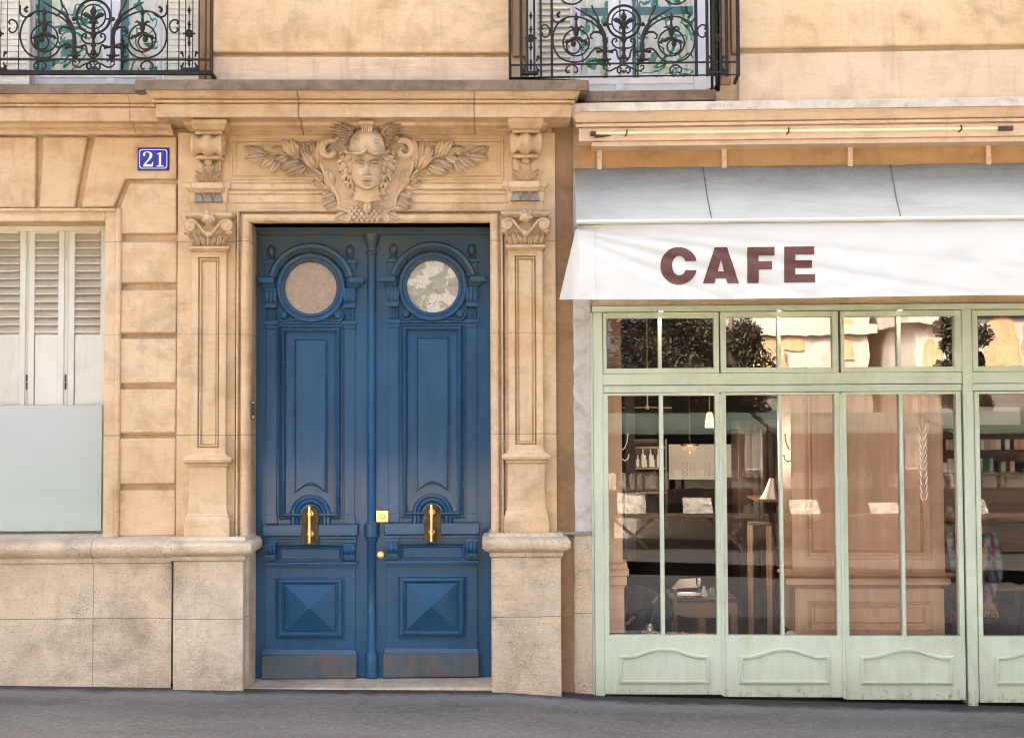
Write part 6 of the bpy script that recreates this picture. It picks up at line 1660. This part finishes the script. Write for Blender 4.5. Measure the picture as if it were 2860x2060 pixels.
# ------------------------------------------------------------------ pavement, street
M['asphalt'] = None
def asphalt():
    m, nt = mk('pavement_asphalt'); v = coords(nt)
    a = nz(nt, coords(nt, (0.6, 1.6, 1)), 1.6, 8, 0.65)
    col = mixc(nt, remap(nt, a, 0.32, 0.7), (0.105, 0.100, 0.086), (0.160, 0.152, 0.133))
    pt = nz(nt, coords(nt, (0.45, 1.2, 1), (6, 1, 2)), 1.1, 5, 0.6, 0.8)
    col = mixc(nt, remap(nt, pt, 0.50, 0.56, 0.0, 0.38), col, (0.085, 0.08, 0.07))
    f = nz(nt, coords(nt, (0.5, 1.3, 1)), 38, 5, 0.85)
    col = mixc(nt, remap(nt, f, 0.5, 0.68), col, (0.23, 0.22, 0.195))
    f2 = nz(nt, coords(nt, (1, 1, 1), (4, 2, 0)), 48, 5, 0.85)
    col = mixc(nt, remap(nt, f2, 0.53, 0.68), col, (0.06, 0.056, 0.048))
    st = nz(nt, coords(nt, (0.5, 2.4, 1), (1, 7, 0)), 3.0, 8, 0.7, 0.6)
    col = mixc(nt, math_(nt, 'MULTIPLY', remap(nt, st, 0.56, 0.7), 0.45), col, (0.12, 0.115, 0.11))
    vo = N(nt, 'TexVoronoi', Vector=coords(nt, (1, 2.2, 1)), Scale=9.0).outputs[0]
    col = mixc(nt, math_(nt, 'MULTIPLY', remap(nt, vo, 0.05, 0.10, 1, 0), 0.5), col, (0.33, 0.32, 0.30))
    # paler band, then a dark dirt line, along the foot of the walls
    tc = nt.nodes.new('ShaderNodeTexCoord'); sp = N(nt, 'SeparateXYZ', Vector=tc.outputs['Object'])
    xo = math_(nt, 'SUBTRACT', sp.outputs[0], 0.475)
    yw = math_(nt, 'ADD', math_(nt, 'SUBTRACT', sp.outputs[1], math_(nt, 'MULTIPLY', math_(nt, 'MINIMUM', xo, 0.0), 0.021)), math_(nt, 'MULTIPLY', math_(nt, 'MAXIMUM', xo, 0.0), 0.0402))
    y = math_(nt, 'ADD', yw, math_(nt, 'MULTIPLY', math_(nt, 'SUBTRACT', nz(nt, coords(nt), 5, 6, 0.7), 0.5), 0.35))
    col = mixc(nt, remap(nt, y, -0.55, -0.30, 0, 0.5), col, (0.24, 0.245, 0.24))
    col = mixc(nt, remap(nt, y, -0.30, -0.17, 0, 0.9), col, (0.045, 0.038, 0.03))
    h = math_(nt, 'ADD', f, a)
    finish(nt, col, 0.9, h, 0.9, 0.012, spec=0.2)
    return m
M['asphalt'] = asphalt()
gp = []
for fr, px, py, d in ((A, 40, 1908, -0.10), (A, 660, 1921, -0.16), (A, 1400, 1926, -0.16), (B, 1690, 1936, -0.03), (B, 2700, 1962, -0.03)):
    q = fr.m @ fr.pt(px, py, d); gp.append((q.x, q.z))
s0 = (gp[1][1]-gp[0][1])/(gp[1][0]-gp[0][0]); s1 = (gp[4][1]-gp[3][1])/(gp[4][0]-gp[3][0])
gp = [(-16, gp[0][1]+s0*(-16-gp[0][0]))] + gp + [(18, gp[4][1]+s1*(18-gp[4][0]))]
def gz(x):
    for (a, za), (c, zc_) in zip(gp, gp[1:]):
        if x <= c: return za+(zc_-za)*(x-a)/(c-a)
    return gp[-1][1]
xs = sorted(set([p[0] for p in gp] + [-16+i*0.5 for i in range(69)]))
ys = [0.6, -0.1, -0.6, -1.2, -2.0, -3.0]
b = MB(); n = len(xs)
b.add([(x, y, gz(x)+0.012*min(0, y) - 0.014) for y in ys for x in xs], [(j*n+i, j*n+i+1, (j+1)*n+i+1, (j+1)*n+i) for j in range(len(ys)-1) for i in range(n-1)])
b.build('pavement', M['asphalt'], None, smooth=60)['kind'] = 'structure'
b = MB(); b.add([(x, y, gz(x)-0.04+dz) for y, dz in ((-3.0, 0.0), (-3.18, 0.0), (-3.2, -0.13)) for x in xs], [(j*n+i, j*n+i+1, (j+1)*n+i+1, (j+1)*n+i) for j in range(2) for i in range(n-1)])
b.build('kerb', M['pale'], None)['kind'] = 'structure'
b = MB(); ys2 = [-3.2, -9.0, -9.02, -60]
b.add([(x, y, gz(x)-0.17) for y in (-3.2, -9.2) for x in xs], [(i, i+1, n+i+1, n+i) for i in range(n-1)])
b.build('road', flat('road_asphalt', (0.055, 0.053, 0.05), 0.85, 0, 0.2, 20), None)['kind'] = 'structure'
b = MB(); b.add([(x, y, gz(max(-6, min(6, x)))*(1 if y > -10 else 0.4) + (-0.04 if y > -20 else -0.1)) for y in (-9.2, -9.201, -14, -70) for x in [-80, -16, -8, 0, 8, 16, 80]],
          [(j*7+i, j*7+i+1, (j+1)*7+i+1, (j+1)*7+i) for j in range(3) for i in range(6)])
b.build('ground', flat('far_ground', (0.07, 0.064, 0.055), 0.9, 0, 0.2, 1.5), None)['kind'] = 'structure'

# ------------------------------------------------------------------ the far side of the street (seen in the panes)
M['stallgreen'] = paint('stall_green', (0.05, 0.085, 0.055), (0.10, 0.13, 0.09), (0.03, 0.045, 0.03), 0.5, None, 0, 0.0, 0.08, grime=(0.22, 0.20, 0.17), grime_amt=0.8)

M['prints'] = flat('old_prints', (0.48, 0.43, 0.36), 0.8, 0, 0.95, 11)
M['stallwood'] = wood('weathered_stall_wood', (0.13, 0.085, 0.05), (0.08, 0.05, 0.03))
def stall(x0, x1, dv, label):
    T = B.root('book_stall'); tag(T, label, 'book stall', 'book stalls across the street')
    z = lambda py: B.pt(2000, py, dv).z
    b = MB(); b.box(x0, x1, -dv-1.0, -dv, 0.62, z(1300)-0.35); b.build('counter', M['darkwood'], T, bevel=0.01)
    b = MB(); b.box(x0, x1, -dv-1.0, -dv-0.95, z(1445), z(1200)); b.build('back_board', M['darkwood'], T)
    b = MB(); b.add([(x0-0.1, -dv-1.1, z(1166)+0.08), (x1+0.1, -dv-1.1, z(1166)+0.08), (x1+0.1, -dv+0.85, z(1204)+0.02), (x0-0.1, -dv+0.85, z(1204)+0.02), (x0-0.1, -dv-1.1, z(1166)+0.03), (x1+0.1, -dv-1.1, z(1166)+0.03), (x1+0.1, -dv+0.85, z(1204)-0.04), (x0-0.1, -dv+0.85, z(1204)-0.04)],
                    [(0, 1, 2, 3), (4, 7, 6, 5), (0, 4, 5, 1), (1, 5, 6, 2), (2, 6, 7, 3), (3, 7, 4, 0)]); b.build('lid_roof', M['stallgreen'], T)
    for lx in (x0+0.1, x1-0.1):
        b = MB(); b.box(lx-0.04, lx+0.04, -dv-0.9, -dv-0.82, -0.1, 0.62); b.box(lx-0.04, lx+0.04, -dv-0.12, -dv-0.04, -0.1, 0.62); b.build('leg', M['stallgreen'], T)
    rnd = random.Random(int(x0*100)); b = MB(); x = x0+0.05
    while x < x1-0.1:
        w = rnd.uniform(0.03, 0.07); h = rnd.uniform(0.16, 0.30)
        if rnd.random() < 0.8: b.box(x, x+w-0.004, -dv-0.5, -dv-0.25, z(1300)-0.35, z(1300)-0.35+h)
        x += w
    o = b.build('books', M['paper'], T); o['kind'] = 'stuff'
    b = MB()
    for xx in (x0+0.1+rnd.uniform(0, 0.2), x0+1.0+rnd.uniform(0, 0.5)):
        hh = rnd.uniform(0.14, 0.32); b.add([(xx, -dv+0.34, 0.50), (xx+0.42, -dv+0.34, 0.50), (xx+0.42, -dv+0.08, 0.50+hh), (xx, -dv+0.08, 0.50+hh)], [(0, 1, 2, 3)])
    b.build('print_display', M['prints'], T)
    b = MB(); b.box(x0, x1, -dv, -dv+0.38, 0.44, 0.49); b.build('front_shelf', M['stallwood'], T)
    for lx in (x0+0.4, x1-0.4):
        b = MB(); b.tube([(lx-0.3, -dv+0.3, -0.1), (lx+0.3, -dv+0.3, 0.44)], 0.025, 6); b.tube([(lx+0.3, -dv+0.3, -0.1), (lx-0.3, -dv+0.3, 0.44)], 0.025, 6); b.build_each('trestle', M['stallwood'], T)
s0x = B.pt(1690, 1200, 11).x
stall(s0x, s0x+2.2, 11, 'green bookseller stall opposite the leftmost folding door'); stall(s0x+2.5, s0x+4.7, 11, 'green bookseller stall opposite the middle of the shopfront'); stall(s0x+5.0, s0x+7.2, 11, 'green bookseller stall opposite the last folding door')
b = MB(); b.box(-30, 34, -13.4, -13.0, -0.2, 0.95); b.box(-30, 34, -13.45, -12.95, 0.95, 1.08)
o = b.build('parapet_wall', M['pale'], None); tag(o, 'long pale stone parapet wall behind the book stalls across the street', 'wall')
# trees
M['bark'] = stone('bark', (0.10, 0.075, 0.055), (0.14, 0.11, 0.08), (0.06, 0.045, 0.035), (0.03, 0.025, 0.02), 0.4, 0.3, 0.2, 0.8, bev=0)
def leafmat():
    m, nt = mk('foliage'); v = coords(nt)
    a = nz(nt, v, 0.9, 5, 0.6); col = mixc(nt, remap(nt, a, 0.35, 0.65), (0.024, 0.020, 0.010), (0.055, 0.046, 0.024))
    finish(nt, col, 0.6, spec=0.3); return m
M['leaf'] = leafmat()
def tree(x, y, h, rad, seed, label):
    T = bpy.data.objects.new('tree', None); COL.objects.link(T); T.location = (x, y, -0.1); tag(T, label, 'tree', 'trees across the street')
    rnd = random.Random(seed); b = MB()
    b.tube([(0, 0, 0), (0.05, 0, h*0.3), (0.0, 0.05, h*0.6), (0.05, 0, h*0.85)], [0.24, 0.2, 0.14, 0.04], 10)
    ends = []
    for i in range(11):
        a = i*2.4; z0 = h*(0.3+0.05*i*0.6); e = Vector((math.cos(a)*rad*0.7, math.sin(a)*rad*0.7, z0+rad*0.45)); b.tube([(0, 0, z0), (e.x*0.5, e.y*0.5, z0+rad*0.15), e], [0.09, 0.06, 0.02], 6); ends.append(e)
    b.build('trunk', M['bark'], T)
    b = MB()
    cl = [(e, rad*rnd.uniform(0.38, 0.6)) for e in ends] + [(Vector((rnd.uniform(-.5, .5)*rad, rnd.uniform(-.5, .5)*rad, h*rnd.uniform(0.65, 0.95))), rad*rnd.uniform(0.35, 0.55)) for _ in range(8)]
    for c, r in cl:
        for _ in range(800):
            v = Vector((rnd.gauss(0, 1), rnd.gauss(0, 1), rnd.gauss(0, 0.8))).normalized()*r*rnd.uniform(0.45, 1.05)+c
            s = rnd.uniform(0.03, 0.065); t1 = Vector((rnd.uniform(-1, 1), rnd.uniform(-1, 1), rnd.uniform(-1, 1))).normalized(); t2 = t1.orthogonal().normalized()
            b.add([v-t1*s, v+t2*s*0.55, v+t1*s, v-t2*s*0.55], [(0, 1, 2, 3)])
    b.build('crown', M['leaf'], T, smooth=0, recalc=False)
    return T
def bw(px, py, dv):
    p = B.pt(px, py, dv); return B.m @ Vector((p.x, -dv, p.z))
q = bw(1850, 960, 20); tree(q.x, q.y, 6.2, 1.15, 3, 'dark leafy tree mirrored in the leftmost transom panes')
q = bw(2040, 960, 24); tree(q.x, q.y, 5.6, 0.85, 5, 'dark leafy tree mirrored in the second transom window')
q = bw(2690, 960, 24); tree(q.x, q.y, 7.0, 0.6, 8, 'dark leafy tree mirrored beside the right hand post')
def sky_block_tree(x, y, label):
    T = bpy.data.objects.new('tree', None); COL.objects.link(T); T.location = (x, y, -0.1); tag(T, label, 'tree', 'added trees blocking low sky across the street')
    rnd = random.Random(21); b = MB()
    b.tube([(0, 0, 0), (0.05, 0, 3), (0.0, 0.05, 6), (0.1, 0, 9), (0, 0, 13)], [0.26, 0.22, 0.2, 0.14, 0.04], 10); ends = []
    for i in range(16):
        a = i*2.4; z0 = 4.0+i*0.5; q = 3.1-0.10*i; e = Vector((math.cos(a)*q, math.sin(a)*q*0.8, z0+1.8)); b.tube([(0, 0, z0), (e.x*0.5, e.y*0.5, z0+0.8), e], [0.11, 0.07, 0.03], 6); ends.append(e)
    b.build('trunk', M['bark'], T); b = MB()
    for c, r in [(e, rnd.uniform(1.2, 1.8)) for e in ends] + [(Vector((rnd.uniform(-1.8, 1.8), rnd.uniform(-1.2, 1.2), rnd.uniform(6.5, 14))), rnd.uniform(1.3, 1.8)) for _ in range(10)]:
        for _ in range(330):
            v = Vector((rnd.gauss(0, 1), rnd.gauss(0, 1), rnd.gauss(0, 0.85))).normalized()*r*rnd.uniform(0.4, 1.05)+c
            q = rnd.uniform(0.12, 0.24); t1 = Vector((rnd.uniform(-1, 1), rnd.uniform(-1, 1), rnd.uniform(-1, 1))).normalized(); t2 = t1.orthogonal().normalized()
            b.add([v-t1*q, v+t2*q*0.6, v+t1*q, v-t2*q*0.6], [(0, 1, 2, 3)])
    b.build('crown', M['leaf'], T, smooth=0, recalc=False); return T
TX = [-24.5, -19.6, -14.2, -2.4, 9.0, 13.8, 18.8, 24.0]  # unseen tree row added to block the low sky for facade contrast
big = None
for i, x in enumerate(TX):
    lb = 'tall dense dark tree added across the street to block low sky'
    if big is None: big = sky_block_tree(x, -16, lb); continue
    t = big.copy(); COL.objects.link(t); t.location = (x, -16+0.5*math.sin(i*2.1), -0.1); t.rotation_euler = (0, 0, i*1.3); k = 0.7 if i == 3 else 1.0; t.scale = (k, k, 1+0.05*math.sin(i*1.7)); t['label'] = lb
    for ch in big.children:
        c = ch.copy(); COL.objects.link(c); c.parent = t
# pale church behind the trees
def block(px0, px1, dv, top_py, label, arches):
    T = B.root('stone_church'); tag(T, label, 'building')
    x0, x1 = B.pt(px0, 950, dv).x, B.pt(px1, 950, dv).x; zt = B.pt(2200, top_py, dv).z
    b = MB(); b.box(x0, x1, -dv-8, -dv, -0.2, zt); b.build('wall', M['pale2'], T)
    b = MB(); b.box(x0-0.3, x1+0.3, -dv-8, -dv+0.4, zt, zt+0.5); b.box(x0-0.15, x1+0.15, -dv, -dv+0.2, zt*0.62, zt*0.62+0.35); b.build('string_course', M['pale2'], T)
    for ax, az, aw_, ah in arches:
        p0 = B.pt(ax, az, dv); b = MB(); ol = [(p0.x-aw_, p0.z-ah), (p0.x+aw_, p0.z-ah)] + [(p0.x+aw_*math.cos(R(180*i/10)), p0.z+aw_*1.3*math.sin(R(180*i/10))) for i in range(11)]
        b.prism(ol, -dv+0.05, -dv-0.1); b.build('arched_window', M['brown'], T)
M['pale2'] = stone('pale_church_stone', (0.28, 0.25, 0.21), (0.34, 0.31, 0.27), (0.20, 0.17, 0.135), (0.17, 0.13, 0.09), 0.3, 0.1, 0.3, 0.4, sc_=0.15, bev=0)
block(2100, 2432, 40, 700, 'pale stone church front with a big arch across the street', ((2150, 985, 0.52, 1.6), (2200, 955, 0.15, 0.3), (2220, 955, 0.15, 0.3), (2240, 955, 0.15, 0.3), (2350, 900, 0.35, 1.4)))
block(2552, 2655, 36, 905, 'low pale stone house with a flat cornice across the street', ((2600, 980, 0.3, 0.7),))
block(2730, 3100, 34, 600, 'tall pale stone building opposite the far right window', ((2800, 940, 0.5, 1.0), (2900, 940, 0.5, 1.0)))

# ------------------------------------------------------------------ light
world = bpy.data.worlds.new('World'); sc.world = world; world.use_nodes = True
nt = world.node_tree; nt.nodes.clear()
SUN_EL, SUN_AZ = R(47), R(-28)
sky = nt.nodes.new('ShaderNodeTexSky'); sky.sky_type = 'NISHITA'; sky.sun_disc = False
sky.sun_elevation = SUN_EL; sky.sun_rotation = SUN_AZ; sky.air_density = 0.45; sky.dust_density = 10.0; sky.ozone_density = 0.0
bg = nt.nodes.new('ShaderNodeBackground'); bg.inputs[1].default_value = 0.15
out_ = nt.nodes.new('ShaderNodeOutputWorld')
nt.links.new(sky.outputs[0], bg.inputs[0]); nt.links.new(bg.outputs[0], out_.inputs[0])
sl = bpy.data.lights.new('sun', 'SUN'); sl.energy = 2.0; sl.angle = R(0.5); sl.color = (1.0, 0.93, 0.82)
so = bpy.data.objects.new('sun', sl); COL.objects.link(so)
dirv = Vector((math.sin(SUN_AZ)*math.cos(SUN_EL), math.cos(SUN_AZ)*math.cos(SUN_EL), math.sin(SUN_EL)))
so.rotation_euler = dirv.to_track_quat('Z', 'Y').to_euler()
sc.view_settings.view_transform = 'Standard'; sc.view_settings.look = 'None'; sc.view_settings.exposure = 3.5; sc.view_settings.gamma = 1.0
sc.render.engine = 'CYCLES'
sc.cycles.max_bounces = 8; sc.cycles.transparent_max_bounces = 12; sc.cycles.use_denoising = True
sc.cycles.sample_clamp_indirect = 6.0
sc.cycles.filter_width = 1.05
